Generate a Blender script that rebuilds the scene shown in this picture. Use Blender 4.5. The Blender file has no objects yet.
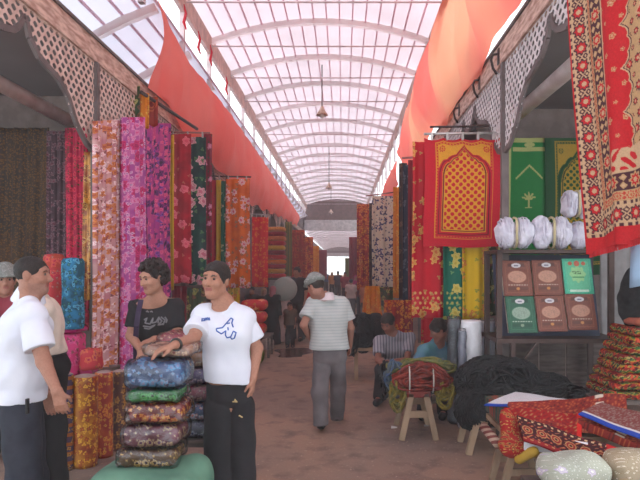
import bpy, bmesh, math, random
import numpy as np
from mathutils import Vector, Matrix
from mathutils.bvhtree import BVHTree
random.seed(7)
PI = math.pi
C = bpy.context.scene.collection
SC = bpy.context.scene
F, CX, HY, CZ = 560.0, 343.0, 267.0, 1.62      # focal length in px, vanishing point, eye height

def P(px, py, d):
    """the point of the place that lies d metres down the hall on the sight line of a pixel"""
    return Vector(((px - CX) * d / F, d, CZ + (HY - py) * d / F))

def lin(c):
    o = []
    for v in c[:3]:
        v = v / 255.0
        o.append(v / 12.92 if v <= 0.04045 else ((v + 0.055) / 1.055) ** 2.4)
    return o
def rgba(c): return (*lin(c), 1.0)

# ------------------------------------------------------------------ materials
def new_mat(name, rough=0.7, spec=0.3):
    m = bpy.data.materials.new(name); m.use_nodes = True
    nt = m.node_tree; b = nt.nodes['Principled BSDF']
    b.inputs['Roughness'].default_value = rough
    b.inputs['Specular IOR Level'].default_value = spec
    return m, nt, b

def math_node(nt, op, a, b=None, clamp=False):
    n = nt.nodes.new('ShaderNodeMath'); n.operation = op; n.use_clamp = clamp
    for i, v in enumerate((a, b)):
        if v is None: continue
        if isinstance(v, (int, float)): n.inputs[i].default_value = v
        else: nt.links.new(v, n.inputs[i])
    return n.outputs[0]

def mix_node(nt, fac, a, b):
    n = nt.nodes.new('ShaderNodeMix'); n.data_type = 'RGBA'
    for sock, v in ((n.inputs[0], fac), (n.inputs[6], a), (n.inputs[7], b)):
        if isinstance(v, (int, float)): sock.default_value = v
        elif isinstance(v, tuple): sock.default_value = v
        else: nt.links.new(v, sock)
    return n.outputs[2]

def noise_fac(nt, vec, scale, detail=3, lo=0.35, hi=0.65):
    n = nt.nodes.new('ShaderNodeTexNoise'); n.inputs['Scale'].default_value = scale; n.inputs['Detail'].default_value = detail
    if vec is not None: nt.links.new(vec, n.inputs['Vector'])
    r = nt.nodes.new('ShaderNodeMapRange'); r.inputs[1].default_value = lo; r.inputs[2].default_value = hi
    nt.links.new(n.outputs['Fac'], r.inputs[0])
    return r.outputs[0]

def coords(nt, kind):
    tc = nt.nodes.new('ShaderNodeTexCoord')
    if kind == 'UV': return tc.outputs['UV']
    if kind == 'OBJ3': return tc.outputs['Object']
    s = nt.nodes.new('ShaderNodeSeparateXYZ'); nt.links.new(tc.outputs['Object'], s.inputs[0])
    x = math_node(nt, 'ADD', s.outputs[0], math_node(nt, 'MULTIPLY', s.outputs[1], 0.8))
    y = math_node(nt, 'ADD', s.outputs[2], math_node(nt, 'MULTIPLY', s.outputs[1], 0.45))
    c = nt.nodes.new('ShaderNodeCombineXYZ'); nt.links.new(x, c.inputs[0]); nt.links.new(y, c.inputs[1])
    return c.outputs[0]

def plain(name, c, rough=0.7, c2=None, scale=6, spec=0.3, metal=0, bump=0, bscale=40):
    m, nt, b = new_mat(name, rough, spec)
    vec = coords(nt, 'OBJ3')
    c2 = c2 or tuple(v * 0.86 for v in c)
    nt.links.new(mix_node(nt, noise_fac(nt, vec, scale), rgba(c), rgba(c2)), b.inputs['Base Color'])
    b.inputs['Metallic'].default_value = metal
    if bump: add_bump(nt, b, vec, bscale, bump)
    return m

def add_bump(nt, b, vec, scale, strength, dist=0.01):
    n = nt.nodes.new('ShaderNodeTexNoise'); n.inputs['Scale'].default_value = scale; n.inputs['Detail'].default_value = 3
    nt.links.new(vec, n.inputs['Vector'])
    bp = nt.nodes.new('ShaderNodeBump'); bp.inputs['Strength'].default_value = strength; bp.inputs['Distance'].default_value = dist
    nt.links.new(n.outputs['Fac'], bp.inputs['Height']); nt.links.new(bp.outputs[0], b.inputs['Normal'])

def fabric(name, bg, layers=(), coord='UV', bg2=None, bgs=5, rough=0.8, coat=0.0, bump=0.0, stripes=None, spec=0.2, translucent=0):
    """woven cloth: ground colour, optional second ground in noise patches, woven bands, then flower layers.
    layer = (blooms per metre, radius in cells, petals, depth of petal notches, outer colour, heart colour, share of cells)"""
    m, nt, b = new_mat(name, rough, spec)
    vec = coords(nt, coord)
    col = rgba(bg)
    if bg2: col = mix_node(nt, noise_fac(nt, vec, bgs, 2, 0.42, 0.58), rgba(bg), rgba(bg2))
    if stripes:
        axis, per, duty, sc = stripes
        s = nt.nodes.new('ShaderNodeSeparateXYZ'); nt.links.new(vec, s.inputs[0])
        f = math_node(nt, 'FRACT', math_node(nt, 'DIVIDE', s.outputs[axis], per))
        col = mix_node(nt, math_node(nt, 'LESS_THAN', f, duty), col, rgba(sc))
    for k, (sc, R, pet, amp, outer, heart, prob) in enumerate(layers):
        mp = nt.nodes.new('ShaderNodeMapping'); mp.inputs['Scale'].default_value = (sc, sc, sc)
        mp.inputs['Location'].default_value = (3.7 * k + len(name), 1.9 * k + 0.37 * len(name), 0)
        dn = nt.nodes.new('ShaderNodeTexNoise'); dn.inputs['Scale'].default_value = sc * 1.6; dn.inputs['Detail'].default_value = 1; nt.links.new(vec, dn.inputs['Vector'])
        ds = nt.nodes.new('ShaderNodeVectorMath'); ds.operation = 'SCALE'; ds.inputs['Scale'].default_value = 0.36 / sc; nt.links.new(dn.outputs['Color'], ds.inputs[0])
        da = nt.nodes.new('ShaderNodeVectorMath'); da.operation = 'ADD'; nt.links.new(vec, da.inputs[0]); nt.links.new(ds.outputs[0], da.inputs[1])
        nt.links.new(da.outputs[0], mp.inputs['Vector'])
        v = nt.nodes.new('ShaderNodeTexVoronoi'); v.voronoi_dimensions = '2D'; v.inputs['Scale'].default_value = 1; v.inputs['Randomness'].default_value = 0.75
        nt.links.new(mp.outputs[0], v.inputs['Vector'])
        sub = nt.nodes.new('ShaderNodeVectorMath'); sub.operation = 'SUBTRACT'
        nt.links.new(mp.outputs[0], sub.inputs[0]); nt.links.new(v.outputs['Position'], sub.inputs[1])
        s = nt.nodes.new('ShaderNodeSeparateXYZ'); nt.links.new(sub.outputs[0], s.inputs[0])
        rr = math_node(nt, 'SQRT', math_node(nt, 'ADD', math_node(nt, 'MULTIPLY', s.outputs[0], s.outputs[0]), math_node(nt, 'MULTIPLY', s.outputs[1], s.outputs[1])))
        cs = nt.nodes.new('ShaderNodeSeparateColor'); nt.links.new(v.outputs['Color'], cs.inputs[0])
        ang = math_node(nt, 'ADD', math_node(nt, 'MULTIPLY', math_node(nt, 'ARCTAN2', s.outputs[1], s.outputs[0]), pet), math_node(nt, 'MULTIPLY', cs.outputs[1], 6.28))
        edge = math_node(nt, 'MULTIPLY', math_node(nt, 'ADD', math_node(nt, 'MULTIPLY', math_node(nt, 'COSINE', ang), amp * 0.6), 1 - amp * 0.6), R)
        ratio = math_node(nt, 'DIVIDE', rr, edge)
        mask = math_node(nt, 'MULTIPLY', math_node(nt, 'LESS_THAN', ratio, 1.0), math_node(nt, 'LESS_THAN', cs.outputs[0], prob))
        inner = math_node(nt, 'MAXIMUM', math_node(nt, 'LESS_THAN', ratio, 0.40), math_node(nt, 'LESS_THAN', math_node(nt, 'ABSOLUTE', math_node(nt, 'SUBTRACT', ratio, 0.68)), 0.06))
        col = mix_node(nt, mask, col, mix_node(nt, inner, rgba(outer), rgba(heart)))
    if isinstance(col, tuple): b.inputs['Base Color'].default_value = col
    else: nt.links.new(col, b.inputs['Base Color'])
    b.inputs['Coat Weight'].default_value = coat; b.inputs['Coat Roughness'].default_value = 0.15
    if bump: add_bump(nt, b, coords(nt, 'OBJ3'), 28, bump, 0.02)
    if translucent: make_translucent(nt, b, col, translucent)
    return m

def make_translucent(nt, b, col, fac):
    t = nt.nodes.new('ShaderNodeBsdfTranslucent')
    if isinstance(col, tuple): t.inputs[0].default_value = col
    else: nt.links.new(col, t.inputs[0])
    mx = nt.nodes.new('ShaderNodeMixShader'); mx.inputs[0].default_value = fac
    nt.links.new(b.outputs[0], mx.inputs[1]); nt.links.new(t.outputs[0], mx.inputs[2])
    nt.links.new(mx.outputs[0], nt.nodes['Material Output'].inputs['Surface'])

def woven(name, rough=0.85, spec=0.15, bump=0.0):
    """cloth, print or skin whose woven or natural colours are kept per vertex"""
    m, nt, b = new_mat(name, rough, spec)
    a = nt.nodes.new('ShaderNodeAttribute'); a.attribute_name = 'weave'
    vec = coords(nt, 'OBJ3')
    n = noise_fac(nt, vec, 90, 2, 0.2, 0.8)
    g = nt.nodes.new('ShaderNodeMix'); g.data_type = 'RGBA'; g.blend_type = 'MULTIPLY'; g.inputs[0].default_value = 0.25
    nt.links.new(a.outputs['Color'], g.inputs[6]); nt.links.new(n, g.inputs[7])
    nt.links.new(g.outputs[2], b.inputs['Base Color'])
    if bump: add_bump(nt, b, vec, 120, bump, 0.004)
    return m

def film(name, tint=(255, 255, 255), clear=0.8):
    """thin clear crinkled plastic wrap"""
    m = bpy.data.materials.new(name); m.use_nodes = True; nt = m.node_tree; nt.nodes.remove(nt.nodes['Principled BSDF'])
    g = nt.nodes.new('ShaderNodeBsdfGlossy'); g.inputs['Roughness'].default_value = 0.16
    vec = coords(nt, 'OBJ3'); n = nt.nodes.new('ShaderNodeTexNoise'); n.inputs['Scale'].default_value = 20; n.inputs['Detail'].default_value = 3; nt.links.new(vec, n.inputs['Vector'])
    bp = nt.nodes.new('ShaderNodeBump'); bp.inputs['Strength'].default_value = 0.9; bp.inputs['Distance'].default_value = 0.03; nt.links.new(n.outputs['Fac'], bp.inputs['Height']); nt.links.new(bp.outputs[0], g.inputs['Normal'])
    fr = nt.nodes.new('ShaderNodeFresnel'); fr.inputs[0].default_value = 1.5; nt.links.new(bp.outputs[0], fr.inputs['Normal'])
    f = math_node(nt, 'ADD', math_node(nt, 'MULTIPLY', fr.outputs[0], 0.9), 0.04, True)
    t = nt.nodes.new('ShaderNodeBsdfTransparent'); mx = nt.nodes.new('ShaderNodeMixShader')
    nt.links.new(f, mx.inputs[0]); nt.links.new(t.outputs[0], mx.inputs[1]); nt.links.new(g.outputs[0], mx.inputs[2])
    nt.links.new(mx.outputs[0], nt.nodes['Material Output'].inputs['Surface'])
    return m

# ------------------------------------------------------------------ objects
def tag(o, label=None, cat=None, group=None, kind=None):
    for k, v in (('label', label), ('category', cat), ('group', group), ('kind', kind)):
        if v: o[k] = v
    return o

def empty(name, loc, label, cat, group=None, rz=0):
    o = bpy.data.objects.new(name, None); C.objects.link(o); o.location = loc; o.rotation_euler.z = rz
    o.empty_display_size = 0.1
    return tag(o, label, cat, group)

def from_data(name, verts, faces, mat, parent=None, smooth=True, uvs=None, cols=None, origin=None):
    """verts in world coordinates; origin = where the object's origin stands (its parent's location for a part)"""
    if origin is None:
        if parent is not None: origin = parent_origin(parent)
        else: origin = Vector((0, 0, 0))
    o3 = np.array(origin[:])
    v = np.asarray(verts, dtype=np.float64) - o3
    me = bpy.data.meshes.new(name)
    me.from_pydata(v.tolist(), [], faces.tolist() if isinstance(faces, np.ndarray) else [list(map(int, q)) for q in faces])
    if uvs is not None:
        ul = me.uv_layers.new(name='UVMap')
        li = np.empty(len(me.loops), dtype=np.int64); me.loops.foreach_get('vertex_index', li)
        ul.data.foreach_set('uv', np.asarray(uvs, dtype=np.float32)[li].ravel())
    if cols is not None:
        ca = me.color_attributes.new('weave', 'FLOAT_COLOR', 'POINT')
        cc = np.ones((len(v), 4), dtype=np.float32); cc[:, :3] = cols
        ca.data.foreach_set('color', cc.ravel())
    if smooth: me.polygons.foreach_set('use_smooth', [True] * len(me.polygons))
    if mat: me.materials.append(mat)
    me.update()
    o = bpy.data.objects.new(name, me); C.objects.link(o)
    if parent is not None:
        o.parent = parent
    else:
        o.location = origin
    return o

def parent_origin(p):
    loc = Vector((0, 0, 0))
    while p is not None:
        loc = loc + p.location; p = p.parent
    return loc

class MB:
    """collects shapes (world coordinates) into one mesh"""
    def __init__(s): s.v = []; s.f = []
    def add(s, vs, fs):
        n = len(s.v); s.v += [tuple(p) for p in vs]; s.f += [[i + n for i in q] for q in fs]; return s
    def box(s, lo, hi):
        x0, y0, z0 = lo; x1, y1, z1 = hi
        return s.add([(x0, y0, z0), (x1, y0, z0), (x1, y1, z0), (x0, y1, z0), (x0, y0, z1), (x1, y0, z1), (x1, y1, z1), (x0, y1, z1)],
                     [(0, 3, 2, 1), (4, 5, 6, 7), (0, 1, 5, 4), (1, 2, 6, 5), (2, 3, 7, 6), (3, 0, 4, 7)])
    def bar(s, a, b, w, h, up=(0, 0, 1)):
        a, b = Vector(a), Vector(b); d = (b - a).normalized(); u = Vector(up)
        if abs(d.dot(u)) > 0.95: u = Vector((0, 1, 0))
        r = d.cross(u).normalized(); u = r.cross(d).normalized()
        vs = []
        for p in (a, b):
            for i, j in ((-1, -1), (1, -1), (1, 1), (-1, 1)): vs.append(p + r * (i * w / 2) + u * (j * h / 2))
        return s.add(vs, [(3, 2, 1, 0), (4, 5, 6, 7), (0, 1, 5, 4), (1, 2, 6, 5), (2, 3, 7, 6), (3, 0, 4, 7)])
    def tube(s, pts, r, n=8, caps=True, closed=False):
        pts = [Vector(p) for p in pts]; m = len(pts)
        rad = r if isinstance(r, (list, tuple)) else [r] * m
        rings = []; prev = None
        for i, p in enumerate(pts):
            if closed: d = (pts[(i + 1) % m] - pts[i - 1])
            else: d = (pts[min(i + 1, m - 1)] - pts[max(i - 1, 0)])
            d = d.normalized() if d.length > 1e-9 else Vector((0, 0, 1))
            if prev is None:
                u = d.orthogonal().normalized()
            else:
                u = (prev - d * prev.dot(d)); u = u.normalized() if u.length > 1e-6 else d.orthogonal().normalized()
            prev = u; w = d.cross(u)
            rings.append([p + (u * math.cos(2 * PI * k / n) + w * math.sin(2 * PI * k / n)) * rad[i] for k in range(n)])
        vs = [q for ring in rings for q in ring]; fs = []
        for i in range(m if closed else m - 1):
            j = (i + 1) % m
            for k in range(n): fs.append((i * n + k, i * n + (k + 1) % n, j * n + (k + 1) % n, j * n + k))
        if caps and not closed: fs += [tuple(range(n))[::-1], tuple(range((m - 1) * n, m * n))]
        return s.add(vs, fs)
    def lathe(s, c, prof, n=24, axis='z'):
        vs = []; fs = []; c = Vector(c)
        for (r, z) in prof:
            for k in range(n):
                a = 2 * PI * k / n
                q = Vector((r * math.cos(a), r * math.sin(a), z))
                if axis == 'y': q = Vector((q.x, q.z, q.y))
                if axis == 'x': q = Vector((q.z, q.x, q.y))
                vs.append(c + q)
        for i in range(len(prof) - 1):
            for k in range(n): fs.append((i * n + k, i * n + (k + 1) % n, (i + 1) * n + (k + 1) % n, (i + 1) * n + k))
        return s.add(vs, fs)
    def build(s, name, mat, parent=None, smooth=False, origin=None, bevel=0):
        o = from_data(name, s.v, s.f, mat, parent, smooth, origin=origin)
        if bevel:
            b = o.modifiers.new('bevel', 'BEVEL'); b.width = bevel; b.segments = 2; b.limit_method = 'ANGLE'
        return o

# ------------------------------------------------------------------ soft shapes: distance fields meshed with surface nets
def wob(X, Y, Z, f, seed=0.0):
    return (np.sin(f * X + 1.3 * np.sin(f * 0.7 * Y + seed) + seed) * np.sin(f * 1.1 * Y + 1.1 * np.sin(f * 0.8 * Z + 2 * seed)) +
            np.sin(f * 0.9 * Z + 1.7 * np.sin(f * 0.6 * X + 3 * seed) + 0.7 * seed)) * 0.5

class Field:
    """smooth union of round cones / ellipsoids / boxes, with cutting planes"""
    def __init__(s): s.items = []; s.cuts = []; s.sub = []; s.wrinkle = []
    def cone(s, a, b, r1, r2=None, k=0.03): s.items.append(('c', np.array(a[:]), np.array(b[:]), r1, r1 if r2 is None else r2, k)); return s
    def ell(s, c, r, R=None, k=0.03): s.items.append(('e', np.array(c[:]), np.array(r), None if R is None else np.array(R), 0, k)); return s
    def rbox(s, c, h, rr, R=None, k=0.01): s.items.append(('b', np.array(c[:]), np.array(h), None if R is None else np.array(R), rr, k)); return s
    def cut(s, p, n): s.cuts.append((np.array(p[:]), np.array(Vector(n).normalized()[:]))); return s        # keeps the side opposite n
    def minus(s, c, r, R=None, k=0.01): s.sub.append((np.array(c[:]), np.array(r), None if R is None else np.array(R), k)); return s
    def bounds(s):
        lo = np.full(3, 1e9); hi = np.full(3, -1e9)
        for it in s.items:
            l, h = s._bb(it); lo = np.minimum(lo, l); hi = np.maximum(hi, h)
        return lo, hi
    def _bb(s, it):
        if it[0] == 'c':
            r = max(it[3], it[4]); return np.minimum(it[1], it[2]) - r, np.maximum(it[1], it[2]) + r
        r = np.linalg.norm(it[2]) if it[3] is not None else it[2]
        return it[1] - r - (it[4] if it[0] == 'b' else 0), it[1] + r + (it[4] if it[0] == 'b' else 0)
    def evaluate(s, ax, f):
        for it in s.items:
            l, h = s._bb(it); mg = it[5] + 0.05
            sl = []
            for a in range(3):
                i0 = np.searchsorted(ax[a], l[a] - mg); i1 = np.searchsorted(ax[a], h[a] + mg)
                sl.append(slice(i0, i1))
            if any(q.stop <= q.start for q in sl): continue
            X = ax[0][sl[0]][:, None, None]; Y = ax[1][sl[1]][None, :, None]; Z = ax[2][sl[2]][None, None, :]
            if it[0] == 'c':
                a, b = it[1], it[2]; ba = b - a; L = max(float(ba @ ba), 1e-12)
                t = np.clip(((X - a[0]) * ba[0] + (Y - a[1]) * ba[1] + (Z - a[2]) * ba[2]) / L, 0, 1)
                d = np.sqrt((X - a[0] - t * ba[0]) ** 2 + (Y - a[1] - t * ba[1]) ** 2 + (Z - a[2] - t * ba[2]) ** 2) - (it[3] + (it[4] - it[3]) * t)
            else:
                d = _local(X, Y, Z, it[1], it[2], it[3], it[4] if it[0] == 'b' else None)
            g = f[sl[0], sl[1], sl[2]]; k = max(it[5], 1e-4)
            hh = np.clip(0.5 + 0.5 * (g - d) / k, 0, 1)
            f[sl[0], sl[1], sl[2]] = g * (1 - hh) + d * hh - k * hh * (1 - hh)
        X = ax[0][:, None, None]; Y = ax[1][None, :, None]; Z = ax[2][None, None, :]
        for (amp, fr, seed) in s.wrinkle: f += amp * wob(X, Y, Z, fr, seed)
        for (c, r, R, k) in s.sub:
            d = -_local(X, Y, Z, c, r, R, None)
            hh = np.clip(0.5 + 0.5 * (d - f) / k, 0, 1)
            f[:] = f * (1 - hh) + d * hh + k * hh * (1 - hh)
        for (p, n) in s.cuts:
            np.maximum(f, (X - p[0]) * n[0] + (Y - p[1]) * n[1] + (Z - p[2]) * n[2], out=f)
        return f

def _local(X, Y, Z, c, r, R, rr):
    x, y, z = X - c[0], Y - c[1], Z - c[2]
    if R is not None:
        x, y, z = (x * R[0][0] + y * R[1][0] + z * R[2][0], x * R[0][1] + y * R[1][1] + z * R[2][1], x * R[0][2] + y * R[1][2] + z * R[2][2])
    if rr is not None:
        qx, qy, qz = np.abs(x) - (r[0] - rr), np.abs(y) - (r[1] - rr), np.abs(z) - (r[2] - rr)
        return np.sqrt(np.maximum(qx, 0) ** 2 + np.maximum(qy, 0) ** 2 + np.maximum(qz, 0) ** 2) + np.minimum(np.maximum(qx, np.maximum(qy, qz)), 0) - rr
    k0 = np.sqrt((x / r[0]) ** 2 + (y / r[1]) ** 2 + (z / r[2]) ** 2)
    k1 = np.sqrt((x / r[0] ** 2) ** 2 + (y / r[1] ** 2) ** 2 + (z / r[2] ** 2) ** 2) + 1e-9
    return k0 * (k0 - 1) / k1

def mesh_fields(fields, res):
    """fields: list of Field, united; returns verts, quads"""
    lo = np.full(3, 1e9); hi = np.full(3, -1e9)
    for q in fields:
        l, h = q.bounds(); lo = np.minimum(lo, l); hi = np.maximum(hi, h)
    lo -= 0.03 + 2 * res; hi += 0.03 + 2 * res
    ax = [np.arange(lo[i], hi[i] + res, res) for i in range(3)]
    out = None
    for q in fields:
        f = np.full((len(ax[0]), len(ax[1]), len(ax[2])), 0.5, dtype=np.float32)
        q.evaluate(ax, f)
        out = f if out is None else np.minimum(out, f)
    f = out; s = f < 0
    nx, ny, nz = f.shape
    cnt = np.zeros((nx - 1, ny - 1, nz - 1), dtype=np.int8)
    for i in (0, 1):
        for j in (0, 1):
            for k in (0, 1): cnt += s[i:nx - 1 + i, j:ny - 1 + j, k:nz - 1 + k]
    ci, cj, ck = np.nonzero((cnt > 0) & (cnt < 8))
    idx = np.full(cnt.shape, -1, dtype=np.int64); idx[ci, cj, ck] = np.arange(len(ci))
    acc = np.zeros((len(ci), 3)); num = np.zeros(len(ci))
    cor = [(i, j, k) for i in (0, 1) for j in (0, 1) for k in (0, 1)]
    for a in cor:
        for b in cor:
            if sum(b) != sum(a) + 1 or sum(x != y for x, y in zip(a, b)) != 1: continue
            fa = f[ci + a[0], cj + a[1], ck + a[2]]; fb = f[ci + b[0], cj + b[1], ck + b[2]]
            m = (fa < 0) != (fb < 0)
            t = np.where(m, fa / np.where(m, fa - fb, 1), 0)
            for d in range(3): acc[:, d] += np.where(m, a[d] + t * (b[d] - a[d]), 0)
            num += m
    acc /= num[:, None]
    V = np.stack([ax[0][ci], ax[1][cj], ax[2][ck]], 1) + acc * res
    Q = []
    def quads(mask, A, sgn):
        i, j, k = np.nonzero(mask)
        i = i + A[0][0]; j = j + A[0][1]; k = k + A[0][2]
        return i, j, k
    # x edges
    for axis in range(3):
        sa = [slice(None)] * 3; sb = [slice(None)] * 3
        sa[axis] = slice(0, -1); sb[axis] = slice(1, None)
        o1, o2 = [q for q in range(3) if q != axis]
        for q in (o1, o2): sa[q] = slice(1, -1); sb[q] = slice(1, -1)
        A = s[tuple(sa)]; B = s[tuple(sb)]
        for flip, m in ((False, A & ~B), (True, ~A & B)):
            n = np.nonzero(m)
            if not len(n[0]): continue
            base = [n[0].copy(), n[1].copy(), n[2].copy()]
            base[o1] += 1; base[o2] += 1
            def cell(d1, d2):
                c = [b.copy() for b in base]; c[o1] -= d1; c[o2] -= d2
                return idx[c[0], c[1], c[2]]
            q = np.stack([cell(1, 1), cell(0, 1), cell(0, 0), cell(1, 0)], 1)
            if flip != (axis == 1): q = q[:, ::-1]
            Q.append(q)
    return V, np.concatenate(Q)

def soft(name, fields, mat, parent=None, res=0.01, origin=None, colour=None, uv=False):
    if isinstance(fields, Field): fields = [fields]
    V, Q = mesh_fields(fields, res)
    cols = colour(V) if colour else None
    return from_data(name, V, Q, mat, parent, True, cols=cols, origin=origin)

# ------------------------------------------------------------------ hanging cloth
def sheet_mesh(A, B, ztop, zbot, folds, amp, nx, ny, seed=0, flare=0.0, clips=0, zbot2=None, taper=0.0, ztop2=None, xlean=0.0):
    rnd = random.Random(seed)
    A = np.array([A[0], A[1]]); B = np.array([B[0], B[1]]); w = np.linalg.norm(B - A); h = ztop - zbot
    t = np.linspace(0, 1, nx + 1)[None, :]; s = np.linspace(0, 1, ny + 1)[:, None]
    n = np.array([B[1] - A[1], -(B[0] - A[0])]) / w            # towards the viewer for a sheet that runs left to right
    ph = rnd.random() * 6
    off = amp * (0.45 + 0.55 * s) * np.sin(2 * PI * folds * t + ph + 0.8 * np.sin(2.2 * s + ph)) + amp * 0.35 * np.sin(2 * PI * folds * 2.3 * t + 2 * ph + 1.5 * s) + flare * s
    tt = 0.5 + (t - 0.5) * (1 - taper * (1 - s)) + 0.012 * np.sin(5 * s + ph)
    zb = zbot if zbot2 is None else zbot + (zbot2 - zbot) * t
    zt_ = ztop if ztop2 is None else ztop + (ztop2 - ztop) * t
    z = zt_ + (zb - zt_) * s + 0.008 * np.sin(2 * PI * folds * t + ph) * s
    if clips: z = z - 0.025 * np.abs(np.sin(PI * clips * t)) * (1 - s) ** 2
    X = A[0] + (B[0] - A[0]) * tt + n[0] * off; Y = A[1] + (B[1] - A[1]) * tt + n[1] * off
    X = X + xlean * s * (1 - t)
    X, Y, z = np.broadcast_arrays(X, Y, z)
    V = np.stack([X.ravel(), Y.ravel(), z.ravel()], 1)
    i = np.arange(ny)[:, None] * (nx + 1) + np.arange(nx)[None, :]
    Fq = np.stack([i, i + nx + 1, i + nx + 2, i + 1], -1).reshape(-1, 4)
    U = np.stack(np.broadcast_arrays(t * w * 1.08, (1 - s) * h), -1).reshape(-1, 2)
    TS = np.stack(np.broadcast_arrays(t, s), -1).reshape(-1, 2)
    return V, Fq, U, TS, w, h

def hang(name, label, cat, A, B, ztop, zbot, mat, folds=3, amp=0.02, seed=0, group=None, pattern=None, nx=None, ny=None, thick=0.006, parent=None, **kw):
    w = math.dist(A, B)
    nx = nx or max(12, int(folds * 10)); ny = ny or max(10, int((ztop - zbot) / 0.12))
    V, Fq, U, TS, w, h = sheet_mesh(A, B, ztop, zbot, folds, amp, nx, ny, seed, **kw)
    cols = pattern(TS[:, 0] * w, (1 - TS[:, 1]) * h, w, h) if pattern else None
    org = Vector(((A[0] + B[0]) / 2, (A[1] + B[1]) / 2, zbot)) if parent is None else None
    o = from_data(name, V, Fq, mat, parent, True, uvs=U, cols=cols, origin=org)
    sd = o.modifiers.new('thickness', 'SOLIDIFY'); sd.thickness = thick; sd.offset = 0
    if parent is None: tag(o, label, cat, group)
    return o

def hangpx(name, label, cat, x0, x1, y0, y1, d, mat, turn=0.0, **kw):
    """a cloth that hangs d metres away between two sight lines; turn = how much farther its second edge hangs"""
    a = P(x0, y0, d); b = P(x1, y0, d + turn)
    zt = a.z; zb = CZ + (HY - y1) * d / F
    return hang(name, label, cat, (a.x, a.y), (b.x, b.y), zt, zb, mat, **kw)
EXPOSURE, SKY, SUN, HAZE = 1.5, 1.0, 0.6, 0.005
# ------------------------------------------------------------------ camera, sky, view
cam = bpy.data.cameras.new('camera'); co = bpy.data.objects.new('camera', cam); C.objects.link(co); SC.camera = co
co.location = (0, 0, CZ); co.rotation_euler = (PI / 2, 0, 0)
cam.sensor_width = 36; cam.lens = F / 640 * 36; cam.shift_x = -(CX - 320) / 640; cam.shift_y = (HY - 240) / 640
cam.clip_end = 400; cam.clip_start = 0.05
SC.view_settings.view_transform = 'Standard'; SC.view_settings.look = 'None'
SC.view_settings.exposure = EXPOSURE; SC.view_settings.gamma = 1
w = bpy.data.worlds.new('sky'); SC.world = w; w.use_nodes = True
bg = w.node_tree.nodes['Background']; bg.inputs[0].default_value = (0.86, 0.95, 1.0, 1); bg.inputs[1].default_value = SKY
SC.cycles.max_bounces = 10; SC.cycles.diffuse_bounces = 6; SC.cycles.transparent_max_bounces = 12
sun = bpy.data.lights.new('sun', 'SUN'); so = bpy.data.objects.new('sun', sun); C.objects.link(so)
sun.energy = SUN; sun.angle = math.radians(8); sun.color = (1, 0.96, 0.92); so.rotation_euler = (math.radians(8), math.radians(4), 0)

def structure(o, label=None):
    o['kind'] = 'structure'
    if label: o['label'] = label
    return o

# ------------------------------------------------------------------ setting materials
M = {}
def floor_mat():
    m, nt, b = new_mat('dusty_concrete', 0.85, 0.15)
    v = coords(nt, 'OBJ3')
    a = mix_node(nt, noise_fac(nt, v, 0.55, 4, 0.38, 0.62), rgba((160, 128, 108)), rgba((130, 112, 102)))
    a = mix_node(nt, noise_fac(nt, v, 4.5, 6, 0.5, 0.72), a, rgba((116, 96, 88)))
    a = mix_node(nt, noise_fac(nt, v, 38, 3, 0.62, 0.75), a, rgba((180, 154, 138)))
    nt.links.new(a, b.inputs['Base Color']); add_bump(nt, b, v, 30, 0.25, 0.01)
    return m
def roof_mat(name, c, tr):
    m, nt, b = new_mat(name, 0.5, 0.2)
    v = coords(nt, 'OBJ3')
    col = mix_node(nt, noise_fac(nt, v, 1.1, 4, 0.35, 0.7), rgba(c), rgba(tuple(x * 0.93 for x in c)))
    nt.links.new(col, b.inputs['Base Color']); make_translucent(nt, b, col, tr)
    return m
def wood_mat(name, c, c2, sc=(1, 1, 1), rough=0.75):
    m, nt, b = new_mat(name, rough, 0.2)
    v = coords(nt, 'OBJ3'); mp = nt.nodes.new('ShaderNodeMapping'); mp.inputs['Scale'].default_value = sc; nt.links.new(v, mp.inputs[0])
    nt.links.new(mix_node(nt, noise_fac(nt, mp.outputs[0], 6, 5, 0.35, 0.65), rgba(c), rgba(c2)), b.inputs['Base Color'])
    return m
M['floor'] = floor_mat()
M['roof'] = roof_mat('translucent_roof_sheet', (240, 222, 230), 0.36)
M['side_roof'] = roof_mat('translucent_side_roof_sheet', (228, 226, 242), 0.38)
M['white_steel'] = plain('white_painted_steel', (226, 208, 208), 0.5)
M['rib'] = roof_mat('pale_roof_rib', (253, 249, 246), 0.96)
M['seam'] = roof_mat('roof_seam', (236, 214, 220), 0.8)
M['band'] = plain('beige_eave_board', (222, 190, 178), 0.7)
M['fascia'] = wood_mat('weathered_fascia', (224, 196, 180), (168, 132, 116), (2, 1.2, 5))
M['lattice'] = plain('lattice_board', (222, 196, 184), 0.7, (198, 168, 156))
M['lattice_edge'] = plain('lattice_edge', (112, 100, 98), 0.7)
M['lattice_grey'] = plain('grey_lattice_board', (222, 214, 214), 0.7, (200, 192, 192))
M['plaster'] = plain('grimy_plaster', (150, 132, 126), 0.9)
M['dark_board'] = roof_mat('tarpaulin_stall_ceiling', (138, 130, 130), 0.2)
M['gable'] = plain('brown_gable', (120, 94, 90), 0.85)
M['lintel'] = plain('white_lintel', (214, 204, 202), 0.8)
M['pipe'] = plain('pinkish_pipe', (246, 236, 233), 0.45, (226, 210, 206))
M['plank'] = wood_mat('grey_plank', (112, 98, 92), (84, 72, 68), (1, 1, 6))

XL, XR, ZE = -2.35, 1.54, CZ + 4.0
FL, FR = -2.5, 1.63                 # the two fascia lines
Y0, Y1 = -6.5, 36.4
f = MB(); f.box((-5.2, -9, -0.1), (5.0, 120, 0)); structure(f.build('floor', M['floor']))

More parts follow.
